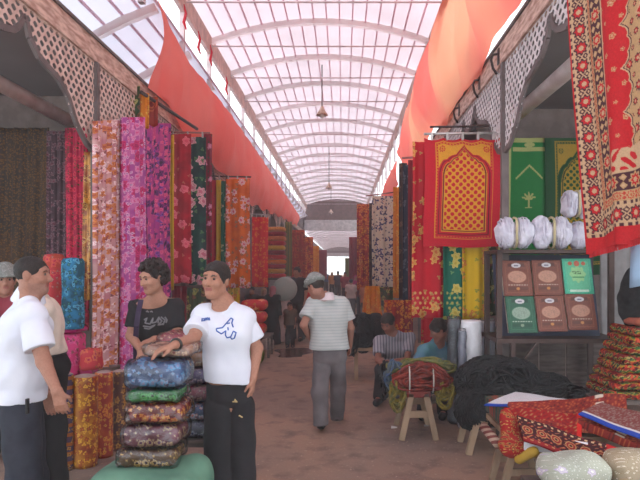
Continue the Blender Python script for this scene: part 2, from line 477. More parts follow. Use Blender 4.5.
# ---- main vault
def vault(y0, y1, xl, xr, ze, rise, ribs, name, n=34):
    root = None
    def z(t): return ze + rise * (1 - (2 * t - 1) ** 2)
    vs = []; fs = []
    ys = np.linspace(y0, y1, max(2, int((y1 - y0) / 1.6)))
    for y in ys:
        for i in range(n + 1):
            t = i / n; vs.append((xl + (xr - xl) * t, y, z(t) + 0.05))
    for j in range(len(ys) - 1):
        for i in range(n): a = j * (n + 1) + i; fs.append((a, a + 1, a + n + 2, a + n + 1))
    o = from_data(name, vs, fs, M['roof']); structure(o)
    s = MB()
    for i in range(1, 17):
        t = i / 17
        a = Vector((xl + (xr - xl) * t, y0, z(t) + 0.035)); s.bar(a, a + Vector((0, y1 - y0, 0)), 0.022, 0.035)
    s.build('seam_strip', M['seam'], o)['kind'] = 'structure'
    for y in ribs:
        r = MB(); m = 20
        for i in range(m):
            a = (xl + (xr - xl) * i / m, y, z(i / m) - 0.03); b = (xl + (xr - xl) * (i + 1) / m, y, z((i + 1) / m) - 0.03)
            r.add([(a[0], y - 0.05, a[2] - 0.04), (b[0], y - 0.05, b[2] - 0.04), (b[0], y + 0.05, b[2] - 0.04), (a[0], y + 0.05, a[2] - 0.04)], [(0, 1, 2, 3)])
            r.add([(a[0], y, a[2] - 0.04), (b[0], y, b[2] - 0.04), (b[0], y, b[2] + 0.07), (a[0], y, a[2] + 0.07)], [(0, 1, 2, 3)])
        r.build('roof_rib', M['rib'], o)
        t = MB(); t.tube([(xl, y + 0.05, ze - 0.08), (xr, y + 0.05, ze - 0.08)], 0.013, 6); t.build('tie_rod', M['white_steel'], o)
    return o
ribs = [9.9 + 1.66 * k for k in range(-9, 16)]
vault(Y0, Y1, XL, XR, ZE, 0.36, ribs, 'ceiling')
for nm, x in (('trim_1', XL), ('trim_2', XR)):
    b = MB(); b.box((x - 0.03, Y0, ZE - 0.26), (x + 0.03, Y1, ZE + 0.06)); o = structure(b.build(nm, M['band']), 'beige eave board of the vault')
    for y in ribs:
        c = MB(); c.box((x - 0.05, y - 0.04, ZE - 0.9), (x + 0.02, y + 0.04, ZE)); c.build('eave_post', M['white_steel'], o)

# ---- side roofs
def side_roof(name, pts, y0, y1, ribs):
    vs = []; fs = []; n = len(pts)
    for y in (y0, y1): vs += [(x, y, z) for x, z in pts]
    for i in range(n - 1): fs.append((i, i + 1, n + i + 1, n + i))
    o = structure(from_data(name, vs, fs, M['side_roof'], smooth=False))
    s = MB()
    for (x, z), (x2, z2) in zip(pts[:-1], pts[1:]):
        L = math.hypot(x2 - x, z2 - z); m = max(1, round(L / 0.22))
        for k in range(m):
            t = k / m; s.bar((x + (x2 - x) * t, y0, z + (z2 - z) * t - 0.02), (x + (x2 - x) * t, y1, z + (z2 - z) * t - 0.02), 0.022, 0.035)
    s.build('seam_strip', M['seam'], o)['kind'] = 'structure'
    for y in ribs:
        r = MB()
        for (x, z), (x2, z2) in zip(pts[:-1], pts[1:]): r.bar((x, y, z - 0.09), (x2, y, z2 - 0.09), 0.08, 0.10)
        r.build('roof_rib', M['rib'], o)
prof = [(-2.33, CZ + 3.33), (-2.75, CZ + 3.16), (-3.2, CZ + 2.92), (-3.7, CZ + 2.72), (-4.4, CZ + 2.5), (-5.1, CZ + 2.4)]
side_roof('ceiling_left', prof, Y0, Y1, [7.0 + 1.55 * k for k in range(-6, 19)])
side_roof('ceiling_right', [(2.0, CZ + 2.75), (2.9, CZ + 2.7), (5.0, CZ + 2.5)], Y0, Y1, [7.0 + 1.55 * k for k in range(-6, 19)])

# ---- fascias, posts, lattices
Zf0, Zf1 = CZ + 2.06, CZ + 2.27
BAY, TIP = 3.15, 5.65
prof_a = [(0, 1.16), (0.2, 1.2), (0.42, 1.36), (0.55, 1.54), (0.72, 1.65), (1.05, 1.73), (1.2, 1.84), (1.26, 2.02), (1.30, 1.9), (1.4, 1.80), (1.575, 1.75)]
def lower_edge(y):
    u = (y - TIP) % BAY; u = min(u, BAY - u)
    for (a, za), (b, zb) in zip(prof_a[:-1], prof_a[1:]):
        if u <= b: return CZ + za + (zb - za) * (u - a) / (b - a)
    return CZ + prof_a[-1][1]
def lattice(x, y0, y1, parent, mat):
    m = MB(); pw, pz = 0.10, 0.058
    r0 = 0
    for r in range(18):
        z = Zf0 - pz * (r + 0.5)
        ky = y0 + (pw / 2 if r % 2 else 0)
        while ky + pw / 2 <= y1 + 1e-6:
            if z > lower_edge(ky) + 0.02:
                c = [(ky - pw / 2, z - pz / 2), (ky, z - pz / 2), (ky + pw / 2, z - pz / 2), (ky + pw / 2, z), (ky + pw / 2, z + pz / 2), (ky, z + pz / 2), (ky - pw / 2, z + pz / 2), (ky - pw / 2, z)]
                h = [(ky + 0.036 * sx, z + 0.0270 * sz) for sx, sz in ((-0.62, -0.62), (0, -1), (0.62, -0.62), (1, 0), (0.62, 0.62), (0, 1), (-0.62, 0.62), (-1, 0))]
                m.add([(x, a, b) for a, b in c + h], [(i, (i + 1) % 8, 8 + (i + 1) % 8, 8 + i) for i in range(8)])
            ky += pw
    o = m.build('lattice', mat, parent); s = o.modifiers.new('t', 'SOLIDIFY'); s.thickness = 0.004; s.offset = 0
    e = MB(); ys = np.linspace(y0, y1, 70)
    for a, b in zip(ys[:-1], ys[1:]): e.bar((x, a, lower_edge(a)), (x, b, lower_edge(b)), 0.03, 0.05)
    e.build('lattice_edge', M['lattice_edge'], parent)
for nm, x, mt in (('trim_3', FL, M['lattice']), ('trim_4', FR, M['lattice_grey'])):
    b = MB(); b.box((x - 0.03, Y0, Zf0), (x + 0.03, Y1, Zf1)); o = structure(b.build(nm, M['fascia']), 'weathered board running above the stall fronts')
    b = MB(); b.box((x - 0.05, Y0, Zf1), (x + 0.05, Y1, Zf1 + 0.03)); b.build('capping', M['lattice_edge'], o)
    k = TIP - 2 * BAY
    while k < 34:
        p = MB(); p.box((x - 0.035, k - 0.03, 0), (x + 0.035, k + 0.03, Zf0)); p.build('stall_post', M['lattice_edge'], o)
        if k + BAY < 26: lattice(x, k, k + BAY, o, mt)
        k += BAY

# ---- stall shells
for side, xf, xb in (('left', FL, -5.05), ('right', FR, 4.6)):
    s = 1 if xb > 0 else -1
    wl = MB(); wl.box((min(xb, xb + s * 0.1), 4.6, 0), (max(xb, xb + s * 0.1), Y1, CZ + 2.6)); structure(wl.build('wall_' + side, M['plaster']))
    c = MB(); c.box((min(xf + s * 0.04, xb), 3.1, Zf0 + 0.0), (max(xf + s * 0.04, xb), Y1, Zf0 + 0.05)); structure(c.build('ceiling_stall_' + side, M['dark_board']))
# partitions between stalls
for i, (x0, x1, y) in enumerate(((-5.0, -2.62, 6.75), (-5.0, -2.6, 12.5), (-5.0, -2.6, 20.0), (1.75, 4.55, 7.3), (1.75, 4.55, 13.0), (1.75, 4.55, 21.0))):
    b = MB(); b.box((x0, y, 0), (x1, y + 0.06, Zf0)); structure(b.build('wall_partition_%d' % (i + 1), M['plaster']))
# horizontal pipes under the stall ceilings
for nm, x, z in (('trim_5', -3.28, CZ + 1.75), ('trim_6', 2.0, CZ + 1.75)):
    t = MB(); t.tube([(x, 0.5, z), (x, 6.72 if x < 0 else 7.25, z)], 0.075, 16); structure(t.build(nm, M['pipe'], smooth=True), 'pale pipe running under the stall ceiling')

# ---- far end of the first vault, the lower vault behind it
b = MB(); b.box((-2.6, 36.4, ZE - 0.02), (1.8, 36.6, ZE + 0.45)); b.box((-2.6, 36.4, ZE - 0.95), (1.8, 36.6, ZE - 0.02))
structure(b.build('wall_gable', M['gable']))
b = MB(); b.box((-2.6, 36.3, ZE - 1.62), (1.8, 36.7, ZE - 0.95)); structure(b.build('trim_7', M['lintel']), 'white lintel closing the vault')
for px in (322, 341):
    q = P(px, 230, 36.2); p = MB(); p.box((q.x - 0.06, 36.2, ZE - 1.5), (q.x + 0.06, 36.3, ZE - 1.05)); p.build('lintel_stud', M['lintel'], o)
for s, xf, xb in (('left', FL, -5.05), ('right', FR, 4.6)):
    b = MB(); b.box((min(xf, xb), 36.3, 0), (max(xf, xb), 36.6, ZE + 0.3)); structure(b.build('wall_end_' + s, M['plaster']))
vault(38, 78, -2.6, 1.75, CZ + 2.35, 0.45, [40 + 2.6 * k for k in range(15)], 'ceiling_far')
b = MB(); b.box((-2.7, 78, CZ + 1.95), (1.9, 78.2, CZ + 2.9)); structure(b.build('wall_gable_far', M['gable']))
b = MB(); b.box((-2.7, 77.8, CZ + 1.45), (1.9, 78.1, CZ + 1.95)); structure(b.build('trim_8', M['lintel']), 'white lintel at the far end')
for s, x in (('left', -2.75), ('right', 1.85)):
    b = MB(); b.box((x - 0.08, 37, 0), (x + 0.08, 78, CZ + 2.3)); structure(b.build('wall_far_' + s, M['plaster']))

# ------------------------------------------------------------------ scattering volume added to lift the blacks like veiling glare
if HAZE:
    hm = bpy.data.materials.new('veil_volume'); hm.use_nodes = True; nt = hm.node_tree; nt.nodes.clear()
    out = nt.nodes.new('ShaderNodeOutputMaterial'); vs_ = nt.nodes.new('ShaderNodeVolumeScatter'); vs_.inputs['Density'].default_value = HAZE; vs_.inputs['Color'].default_value = (0.95, 0.96, 1, 1)
    nt.links.new(vs_.outputs[0], out.inputs['Volume'])
    m = MB(); m.box((-5.04, -2.5, 0.01), (4.59, 77, CZ + 4.9)); o = m.build('haze', hm); o['kind'] = 'structure'; o['label'] = 'thin added haze that veils the hall and lifts its blacks'
    SC.cycles.volume_bounces = 1
# ------------------------------------------------------------------ woven patterns (colours of the cloth itself, in metres on the cloth)
def L3(c): return np.array(lin(c))
def paint(shape, c): return np.tile(L3(c), (len(shape), 1))
def put(col, mask, c): col[mask] = L3(c)
def nz(x, y, f, s=0.0): return np.sin(f * x + 1.7 * np.sin(f * 0.63 * y + s)) * np.sin(f * 1.07 * y + 1.3 * np.sin(f * 0.71 * x + 2 * s))

def prayer(ground, gold, deep):
    def pat(x, y, w, h):
        col = paint(x, ground); u = x / w; v = y / h
        fr = np.minimum(np.minimum(x - 0.145 * w, 0.90 * w - x), np.minimum(y - 0.075 * h, 0.975 * h - y))
        put(col, fr > 0, gold)
        put(col, (fr > 0.008) & (fr < 0.03), ground)
        put(col, (fr > 0.015) & (fr < 0.023) & (np.sin((x + y) * 190) > 0), gold)
        cx = 0.525 * w; hw = 0.335 * w
        def inside(k):
            t = np.abs(x - cx) / (hw * k)
            base = 0.16 * h - (k - 0.78) * 0.22 * h
            tt = np.clip(t, 0, 1)
            top = 0.655 * h + 0.20 * h * np.sqrt(np.clip(1 - tt ** 2, 0, 1)) * (1 - 0.25 * tt) + 0.014 * h * np.abs(np.sin(tt * PI * 3)) + 0.06 * h * np.exp(-(tt / 0.10) ** 1.0) + (k - 0.8) * 0.12 * h
            return (t < 1) & (y < top) & (y > base)
        put(col, inside(1.06), ground); put(col, inside(1.0), deep); put(col, inside(0.96), ground); put(col, inside(0.88), gold)
        put(col, inside(0.855), deep); put(col, inside(0.80), gold)
        s = 0.037 * w / 0.75
        a = (x - cx) / s; b = (y - 0.2 * h) / s
        p = (a + b) / 2; q = (a - b) / 2
        dot = np.hypot(p - np.round(p), q - np.round(q)) < 0.37
        put(col, inside(0.77) & dot, ground)
        for rx in (0.235, 0.815):
            r = np.hypot(x - rx * w, y - 0.905 * h); an = np.arctan2(y - 0.905 * h, x - rx * w)
            ro = 0.045 * w * (0.85 + 0.15 * np.cos(8 * an))
            put(col, (r < ro) & (r > ro * 0.62), ground); put(col, r < ro * 0.3, ground)
        return col
    return pat

def palm_prayer(x, y, w, h):
    G, Y, D = (34, 130, 62), (186, 190, 120), (22, 96, 44)
    col = paint(x, G)
    put(col, x < 0.27 * w, Y); put(col, (x < 0.25 * w) & (np.abs(x - 0.125 * w) < 0.06 * w) & (np.sin(y * 38) > 0.1), (70, 130, 70))
    put(col, (x > 0.13 * w) & (x < 0.15 * w), (120, 160, 90))
    cx = 0.64 * w; t = np.abs(x - cx)
    arch = 0.80 * h - t * 1.0
    put(col, (np.abs(y - arch) < 0.014) & (t < 0.27 * w), Y)
    put(col, (y > 0.9 * h) & (x > 0.3 * w), Y); put(col, (y > 0.93 * h) & (y < 0.97 * h) & (x > 0.3 * w) & (np.hypot((x - cx) / 2, y - 0.95 * h) > 0.03), G)
    r = np.hypot(x - cx, (y - 0.56 * h)); an = np.arctan2(y - 0.56 * h, x - cx)
    put(col, (r < 0.085 * (0.7 + 0.3 * np.cos(9 * an - 4.5 * PI))) & (y > 0.55 * h), Y)
    put(col, (np.abs(x - cx) < 0.01) & (y < 0.56 * h) & (y > 0.49 * h), Y)
    put(col, np.abs(np.hypot((x - cx) / 1.5, y - 0.53 * h) - 0.055) < 0.011 * (y < 0.5 * h), Y)
    put(col, x > 0.96 * w, D)
    return col

def big_carpet(x, y, w, h):
    R, CR, NV, BE, OR = (206, 40, 46), (214, 178, 140), (84, 48, 56), (206, 166, 120), (200, 104, 70)
    col = paint(x, R)
    e = np.minimum(x, y - 0.1); along = np.where(x < y - 0.1, y, x)
    def band(a, b): return (e >= a) & (e < b)
    put(col, band(0.02, 0.04) & (np.sin(along * 120) > 0), NV); put(col, band(0.02, 0.04) & (np.sin(along * 120) <= 0), CR)
    put(col, band(0.04, 0.16), CR)
    def rosettes(a, b, per, out, mid, heart, bgc=None):
        m = band(a, b); c0 = (a + b) / 2; q = (along / per) % 1 - 0.5
        if bgc: put(col, m, bgc)
        r = np.hypot(q * per, e - c0); an = np.arctan2(e - c0, q * per); R0 = (b - a) * 0.46 * (0.86 + 0.14 * np.cos(8 * an))
        put(col, m & (r < R0), out); put(col, m & (r < R0 * 0.72), mid); put(col, m & (r < R0 * 0.36), heart)
        q2 = ((along / per + 0.5) % 1) - 0.5; r2 = np.abs(q2 * per) + np.abs(np.abs(e - c0) - (b - a) * 0.22)
        put(col, m & (r2 < (b - a) * 0.2), out); put(col, m & (r2 < (b - a) * 0.09), heart)
    rosettes(0.04, 0.16, 0.13, NV, R, CR)
    put(col, band(0.16, 0.185) & (np.sin(along * 150) > 0), NV); put(col, band(0.16, 0.185) & (np.sin(along * 150) <= 0), CR)
    rosettes(0.185, 0.25, 0.085, R, BE, OR, BE)
    rosettes(0.25, 0.37, 0.17, BE, R, CR, NV)
    put(col, band(0.37, 0.385), CR)
    f = e >= 0.385
    def florets(m, per, R0, out, mid, heart, pet=6):
        row = np.floor(y / per); xx = x / per + 0.5 * (row % 2); qx = (xx % 1 - 0.5) * per; qy = (y / per % 1 - 0.5) * per
        jit = 0.8 + 0.25 * np.sin(5.1 * np.floor(xx) + 2.7 * row); r = np.hypot(qx, qy) / jit; an = np.arctan2(qy, qx); Rr = R0 * (0.82 + 0.18 * np.cos(pet * an))
        put(col, m & (r < Rr), out); put(col, m & (r < Rr * 0.68), mid); put(col, m & (r < Rr * 0.34), heart)
    florets(f, 0.11, 0.026, BE, OR, CR, 5)
    sc = 0.53 + 0.055 * np.abs(np.sin(y * 11)) + 0.02 * np.abs(np.sin(y * 33))
    put(col, f & (x > sc), CR); put(col, f & (x > sc + 0.012), NV); put(col, f & (x > sc + 0.022), BE)
    florets(f & (x > sc + 0.03), 0.085, 0.036, NV, R, CR, 8)
    put(col, f & (x > sc + 0.15), CR); put(col, f & (x > sc + 0.165), R); florets(f & (x > sc + 0.18), 0.12, 0.04, BE, NV, CR, 6)
    put(col, f & (np.abs(y - 0.55) < 0.08) & (x > 0.42), CR); put(col, f & (np.abs(y - 0.55) < 0.08) & (x > 0.42) & (nz(x, y, 48, 3) > 0.3), R)
    return col

def runner(x, y, w, h, R=(140, 30, 34), D=(64, 24, 30), G=(178, 128, 84), S=(196, 36, 36)):
    """dark maroon ground, a row of small medallions between dotted bands, scarlet end"""
    col = paint(x, D); v = y / h
    f = nz(x, y, 95); put(col, f > 0.5, R); put(col, f > 0.8, G); put(col, f < -0.85, (150, 90, 70))
    q = (x / 0.085) % 1 - 0.5; r = 1.3 * np.hypot(q * 0.085, (y - h * 0.48) * 0.9)
    put(col, r < 0.042, G); put(col, r < 0.034, R); put(col, r < 0.02, G); put(col, r < 0.011, D)
    put(col, (v > 0.84) & (v < 0.93), D); put(col, (v > 0.85) & (v < 0.92) & (np.sin(x * 170) > 0.25), (206, 170, 130))
    put(col, (v < 0.14), R); put(col, (v > 0.05) & (v < 0.11) & (np.sin(x * 140) > 0.3), G)
    put(col, x > w - 0.11, S); put(col, (x > w - 0.11) & (nz(x, y, 60, 2) > 0.6), (120, 20, 26))
    return col

M['weave'] = woven('patterned_weave', bump=0.15)
M['clip'] = plain('steel_clip', (200, 196, 192), 0.35, metal=0.8)
M['dark_rail'] = plain('dark_rail', (64, 48, 46), 0.5)
M['pink_rail'] = plain('painted_rail', (176, 110, 104), 0.5)

# ------------------------------------------------------------------ cloth kinds:  (blooms/m, radius, petals, notch, outer, heart, share)
FB = {}
def fb(k, *a, **kw): FB[k] = fabric(k, *a, **kw); return FB[k]
fb('beige_orange_floral', (206, 160, 158), [(16, 0.5, 5, 0.3, (236, 214, 214), (222, 150, 160), 0.6), (13, 0.46, 5, 0.25, (206, 128, 74), (170, 84, 66), 0.7), (21, 0.36, 3, 0.4, (150, 62, 88), (120, 96, 74), 0.3)], bg2=(186, 122, 132))
fb('pink_lilac_floral', (200, 104, 168), [(13, 0.52, 5, 0.25, (222, 150, 196), (214, 90, 150), 0.6), (7, 0.42, 6, 0.2, (206, 52, 116), (168, 34, 96), 0.6), (20, 0.36, 4, 0.3, (232, 190, 216), (150, 70, 150), 0.4)], bg2=(168, 76, 150))
fb('magenta_purple_scallop', (196, 72, 132), [(9, 0.5, 4, 0.35, (110, 48, 118), (62, 26, 70), 0.75), (14, 0.38, 5, 0.3, (226, 106, 152), (214, 70, 130), 0.6), (11, 0.3, 3, 0.3, (146, 84, 176), (94, 40, 120), 0.5)], bg2=(168, 56, 140))
fb('olive_brown_dots', (70, 50, 36), [(42, 0.4, 4, 0.2, (118, 82, 34), (60, 40, 28), 0.75), (36, 0.3, 4, 0.2, (34, 28, 26), (86, 60, 36), 0.5)], bg2=(50, 40, 34), bgs=2)
fb('grey_maroon_floral', (84, 62, 70), [(15, 0.5, 5, 0.3, (122, 96, 104), (104, 44, 58), 0.7), (19, 0.4, 4, 0.3, (68, 34, 48), (126, 98, 106), 0.5)], bg2=(66, 46, 54))
fb('crimson_floral', (186, 32, 72), [(18, 0.5, 5, 0.25, (224, 62, 92), (168, 24, 56), 0.7), (27, 0.36, 3, 0.4, (96, 82, 48), (70, 40, 40), 0.35)], bg2=(150, 26, 60))
fb('gold_foil', (226, 160, 66), [(11, 0.5, 3, 0.45, (236, 196, 110), (150, 56, 34), 0.6), (23, 0.4, 4, 0.4, (112, 40, 30), (214, 160, 70), 0.5)], bg2=(160, 80, 40), rough=0.35, spec=0.6)
fb('red_rose', (176, 26, 46), [(5.5, 0.40, 6, 0.22, (226, 120, 132), (214, 80, 104), 0.6), (12, 0.3, 3, 0.4, (206, 90, 90), (168, 120, 80), 0.2)], bg2=(150, 22, 40))
fb('dark_green_rose', (18, 66, 56), [(5.5, 0.46, 6, 0.22, (214, 168, 170), (190, 104, 124), 0.65), (11, 0.34, 3, 0.4, (96, 130, 84), (56, 96, 60), 0.35)], bg2=(14, 44, 46))
fb('maroon_rose', (124, 18, 44), [(9, 0.42, 5, 0.25, (206, 104, 140), (224, 160, 178), 0.6), (15, 0.3, 3, 0.4, (70, 90, 60), (50, 70, 50), 0.3)])
fb('orange_rose', (216, 104, 24), [(6.5, 0.42, 7, 0.25, (226, 196, 190), (206, 92, 110), 0.6), (11, 0.34, 3, 0.4, (158, 84, 52), (150, 130, 90), 0.45)], bg2=(204, 92, 24))
fb('scarlet_gold', (220, 32, 34), [(10, 0.4, 3, 0.45, (236, 128, 44), (222, 60, 40), 0.5), (14, 0.3, 5, 0.3, (240, 150, 60), (226, 60, 40), 0.4)])
fb('yellow_plain', (214, 170, 40), [(16, 0.25, 3, 0.4, (196, 140, 30), (180, 120, 30), 0.3)])
fb('green_vine', (30, 108, 78), [(10, 0.42, 3, 0.4, (196, 190, 150), (90, 150, 110), 0.4)])
fb('red_plain', (190, 26, 44), [(9, 0.3, 5, 0.3, (206, 60, 60), (170, 20, 40), 0.3)])
fb('red_yellow_rose', (196, 24, 42), [(7.5, 0.44, 6, 0.28, (226, 176, 96), (214, 112, 62), 0.5), (13, 0.3, 3, 0.45, (202, 150, 84), (150, 110, 60), 0.3)])
fb('teal_yellow_rose', (18, 104, 84), [(7.5, 0.44, 6, 0.28, (214, 200, 110), (190, 170, 70), 0.55), (13, 0.3, 3, 0.45, (120, 170, 110), (90, 150, 90), 0.35)])
fb('yellow_red_rose', (222, 182, 34), [(7.5, 0.42, 6, 0.28, (216, 112, 60), (236, 200, 70), 0.5), (13, 0.3, 3, 0.45, (120, 150, 60), (190, 150, 40), 0.3)])
fb('navy_cream_floral', (214, 196, 176), [(8.5, 0.5, 3, 0.5, (52, 54, 104), (98, 84, 116), 0.55), (11, 0.4, 5, 0.3, (232, 216, 196), (190, 140, 110), 0.4), (13, 0.32, 3, 0.5, (70, 62, 92), (40, 44, 90), 0.4)])
fb('rust_gold_leaf', (178, 50, 34), [(10, 0.5, 3, 0.45, (222, 136, 44), (150, 34, 34), 0.6), (14, 0.36, 4, 0.4, (226, 160, 60), (200, 70, 40), 0.5)], bg2=(140, 34, 34))
fb('amber_gold', (220, 130, 20), [(9, 0.42, 3, 0.45, (236, 190, 70), (206, 96, 20), 0.5), (14, 0.3, 4, 0.4, (196, 84, 24), (226, 150, 40), 0.4)])
fb('dark_leaf', (58, 36, 36), [(8, 0.46, 3, 0.45, (112, 84, 66), (84, 48, 48), 0.55), (12, 0.34, 4, 0.4, (36, 52, 58), (26, 30, 36), 0.4)])
fb('dark_blue_leaf', (34, 40, 60), [(8, 0.46, 3, 0.45, (96, 100, 110), (60, 58, 76), 0.5)])
fb('wine_red', (128, 22, 38), [(9, 0.4, 5, 0.3, (150, 40, 48), (104, 16, 30), 0.4)])
fb('dark_green_yellow', (58, 74, 42), [(7, 0.46, 3, 0.45, (190, 180, 110), (110, 120, 70), 0.55), (11, 0.36, 4, 0.3, (150, 96, 70), (40, 50, 40), 0.4)])
fb('olive_stripe', (126, 112, 56), stripes=(0, 0.09, 0.4, (88, 96, 60)))
fb('rust_medallion', (150, 46, 34), [(5, 0.46, 4, 0.2, (184, 84, 48), (120, 30, 30), 0.8), (9, 0.3, 4, 0.3, (112, 62, 42), (190, 110, 60), 0.4)])
fb('red_sheer', (254, 134, 120), bg2=(254, 118, 106), bgs=0.8, translucent=0.3)
fb('peach_sheer', (250, 124, 112), bg2=(252, 172, 136), bgs=0.3, translucent=0.6)
fb('gold_red_roll', (198, 126, 26), [(26, 0.46, 3, 0.4, (240, 190, 60), (214, 140, 30), 0.6), (20, 0.4, 4, 0.4, (150, 44, 22), (206, 110, 30), 0.55)], bg2=(150, 60, 22), rough=0.4, spec=0.6)
fb('red_gold_roll', (150, 36, 26), [(20, 0.5, 3, 0.4, (216, 140, 44), (180, 60, 30), 0.6), (28, 0.36, 4, 0.4, (226, 170, 60), (130, 30, 24), 0.45)], bg2=(176, 74, 30), rough=0.4, spec=0.6)
fb('brown_gold_roll', (86, 40, 26), [(18, 0.46, 5, 0.3, (190, 140, 60), (120, 60, 34), 0.55), (28, 0.3, 4, 0.4, (150, 104, 44), (60, 30, 24), 0.5)], bg2=(64, 28, 24), rough=0.4, spec=0.6)
fb('banded_roll', (170, 96, 40), [(24, 0.4, 4, 0.3, (206, 160, 80), (120, 50, 40), 0.5)], stripes=(1, 0.075, 0.62, (80, 64, 90)), rough=0.4)
fb('blue_swirl', (44, 116, 156), [(14, 0.5, 3, 0.5, (92, 166, 196), (30, 72, 110), 0.65), (20, 0.4, 4, 0.4, (22, 48, 52), (70, 130, 130), 0.5)], bg2=(30, 74, 92), bgs=9)
fb('rose_tangle', (188, 48, 68), [(16, 0.5, 5, 0.3, (206, 96, 74), (170, 30, 70), 0.6), (24, 0.36, 3, 0.4, (110, 90, 54), (214, 110, 130), 0.4)], bg2=(170, 66, 50))

# ------------------------------------------------------------------ stalls on one side: long dress fabrics
GL = 'long cloths hanging along the dress fabric stall'
XS = -2.40
def along(px, X=XS): return (X, -X * F / (CX - px))
hang('hanging_fabric', 'cream and orange small-flowered dress fabric hanging next to the dark stall mouth', 'hanging cloth', along(95), along(121), 3.03, 0.46, FB['beige_orange_floral'], folds=4.5, amp=0.035, seed=2, group=GL, flare=-0.04, ztop2=3.215)
hang('hanging_fabric', 'pink and lilac rose-printed dress fabric hanging behind the woman in black', 'hanging cloth', along(122, -2.35), along(144, -2.35), 3.21, 0.36, FB['pink_lilac_floral'], folds=4, amp=0.035, seed=5, group=GL, ztop2=3.39)
hang('hanging_fabric', 'magenta fabric with dark purple scallops hanging beside the red rose rug', 'hanging cloth', along(146, -2.42), along(170, -2.42), 3.39, 0.4, FB['magenta_purple_scallop'], folds=4.5, amp=0.04, seed=9, group=GL, ztop2=3.63)
GD = 'cloths hanging inside the dim stall'
hangpx('hanging_fabric', 'dark olive brown speckled cloth hanging inside the dim stall', 'hanging cloth', -45, 49, 128, 330, 6.2, FB['olive_brown_dots'], folds=6, amp=0.03, seed=3, group=GD)
hangpx('hanging_fabric', 'grey and maroon flowered cloth beside the dark olive one in the dim stall', 'hanging cloth', 47, 67, 131, 330, 6.12, FB['grey_maroon_floral'], folds=3, amp=0.025, seed=4, group=GD)
hangpx('hanging_fabric', 'crimson flowered cloth hanging above the blue roll', 'hanging cloth', 65, 88, 128, 330, 6.02, FB['crimson_floral'], folds=3, amp=0.02, seed=6, group=GD)
hangpx('hanging_fabric', 'upper gold foil cloth under the tip of the lattice', 'hanging cloth', 84, 105, 152, 204, 5.9, FB['gold_foil'], folds=3, amp=0.02, seed=7, group=GD)
hangpx('hanging_fabric', 'lower gold and rust foil cloth under the lattice tip', 'hanging cloth', 83, 102, 203, 300, 5.95, FB['gold_foil'], folds=3, amp=0.02, seed=8, group=GD)
# strips on the lattice beside the dark bracket
GS = 'narrow cloth strips tied to the lattice'
hangpx('hanging_strip', 'narrow yellow and black cloth strip tied to the lattice', 'cloth strip', 131, 140, 86, 128, 6.72, FB['dark_green_yellow'], folds=1, amp=0.01, seed=1, group=GS)
hangpx('hanging_strip', 'narrow bright orange cloth strip at the end of the dark bracket', 'cloth strip', 140, 149, 93, 128, 6.82, FB['amber_gold'], folds=1, amp=0.01, seed=2, group=GS)
hangpx('hanging_strip', 'narrow brown patterned strip next to the orange one on the lattice', 'cloth strip', 149, 158, 97, 126, 7.0, FB['rust_medallion'], folds=1, amp=0.01, seed=3, group=GS)

GR = 'rugs and bedspreads hanging along the aisle'
hangpx('hanging_strip', 'thin gold strip hanging between the magenta fabric and the red rose rug', 'cloth strip', 168, 174, 135, 290, 7.95, FB['yellow_plain'], folds=1, amp=0.02, seed=4, group=GR)
hangpx('hanging_rug', 'dark red bedspread with pink roses hanging beside the magenta fabric', 'bedspread', 172, 191, 134, 283, 8.0, FB['red_rose'], folds=1.5, amp=0.02, seed=11, group=GR)
hangpx('hanging_rug', 'dark green bedspread with pale pink roses', 'bedspread', 189, 206, 137, 285, 8.1, FB['dark_green_rose'], folds=1.5, amp=0.02, seed=12, group=GR)
hangpx('hanging_rug', 'maroon bedspread edge with mauve flowers behind the dark green one', 'bedspread', 203, 212, 134, 290, 8.3, FB['maroon_rose'], folds=1, amp=0.02, seed=13, group=GR)
hangpx('hanging_fabric', 'plain red cloth strip hanging next to the yellow one', 'hanging cloth', 210, 217, 180, 285, 10.3, FB['red_plain'], folds=1, amp=0.02, seed=14, group=GR)
hangpx('hanging_fabric', 'plain yellow cloth strip between red and green ones', 'hanging cloth', 216, 222, 180, 283, 10.2, FB['yellow_plain'], folds=1, amp=0.02, seed=15, group=GR)
hangpx('hanging_fabric', 'green cloth strip with pale vine beside the orange bedspread', 'hanging cloth', 221, 228, 181, 283, 10.1, FB['green_vine'], folds=1, amp=0.02, seed=16, group=GR)
hangpx('hanging_rug', 'bright orange bedspread with pink and white roses', 'bedspread', 226, 250, 179, 288, 10.0, FB['orange_rose'], folds=1.5, amp=0.03, seed=17, group=GR)
hangpx('hanging_rug', 'scarlet bedspread with orange leaves hanging past the orange one', 'bedspread', 252, 268, 217, 287, 13.0, FB['scarlet_gold'], folds=1.5, amp=0.03, seed=18, group=GR)
hangpx('hanging_fabric', 'olive striped cloth hanging next to the stack of folded cloths', 'hanging cloth', 285, 292, 222, 276, 16.5, FB['olive_stripe'], folds=1.5, amp=0.03, seed=19, group=GR)
hangpx('hanging_rug', 'rust red medallion carpet hanging far along the aisle', 'carpet', 291, 305, 230, 281, 18.0, FB['rust_medallion'], folds=2, amp=0.04, seed=20, group=GR)
hangpx('hanging_rug', 'rust and gold leaf carpet behind the medallion carpet', 'carpet', 304, 313, 237, 279, 21.0, FB['rust_gold_leaf'], folds=1.5, amp=0.04, seed=21, group=GR)
hangpx('hanging_rug', 'amber cloth hanging behind the rust and gold carpet far down the aisle', 'carpet', 312, 319, 246, 280, 26.0, FB['amber_gold'], folds=1.5, amp=0.04, seed=22, group=GR)
hangpx('hanging_rug', 'farthest wine red cloth near the bright hall exit', 'carpet', 317, 327, 250, 279, 33.0, FB['wine_red'], folds=1.5, amp=0.04, seed=23, group=GR)
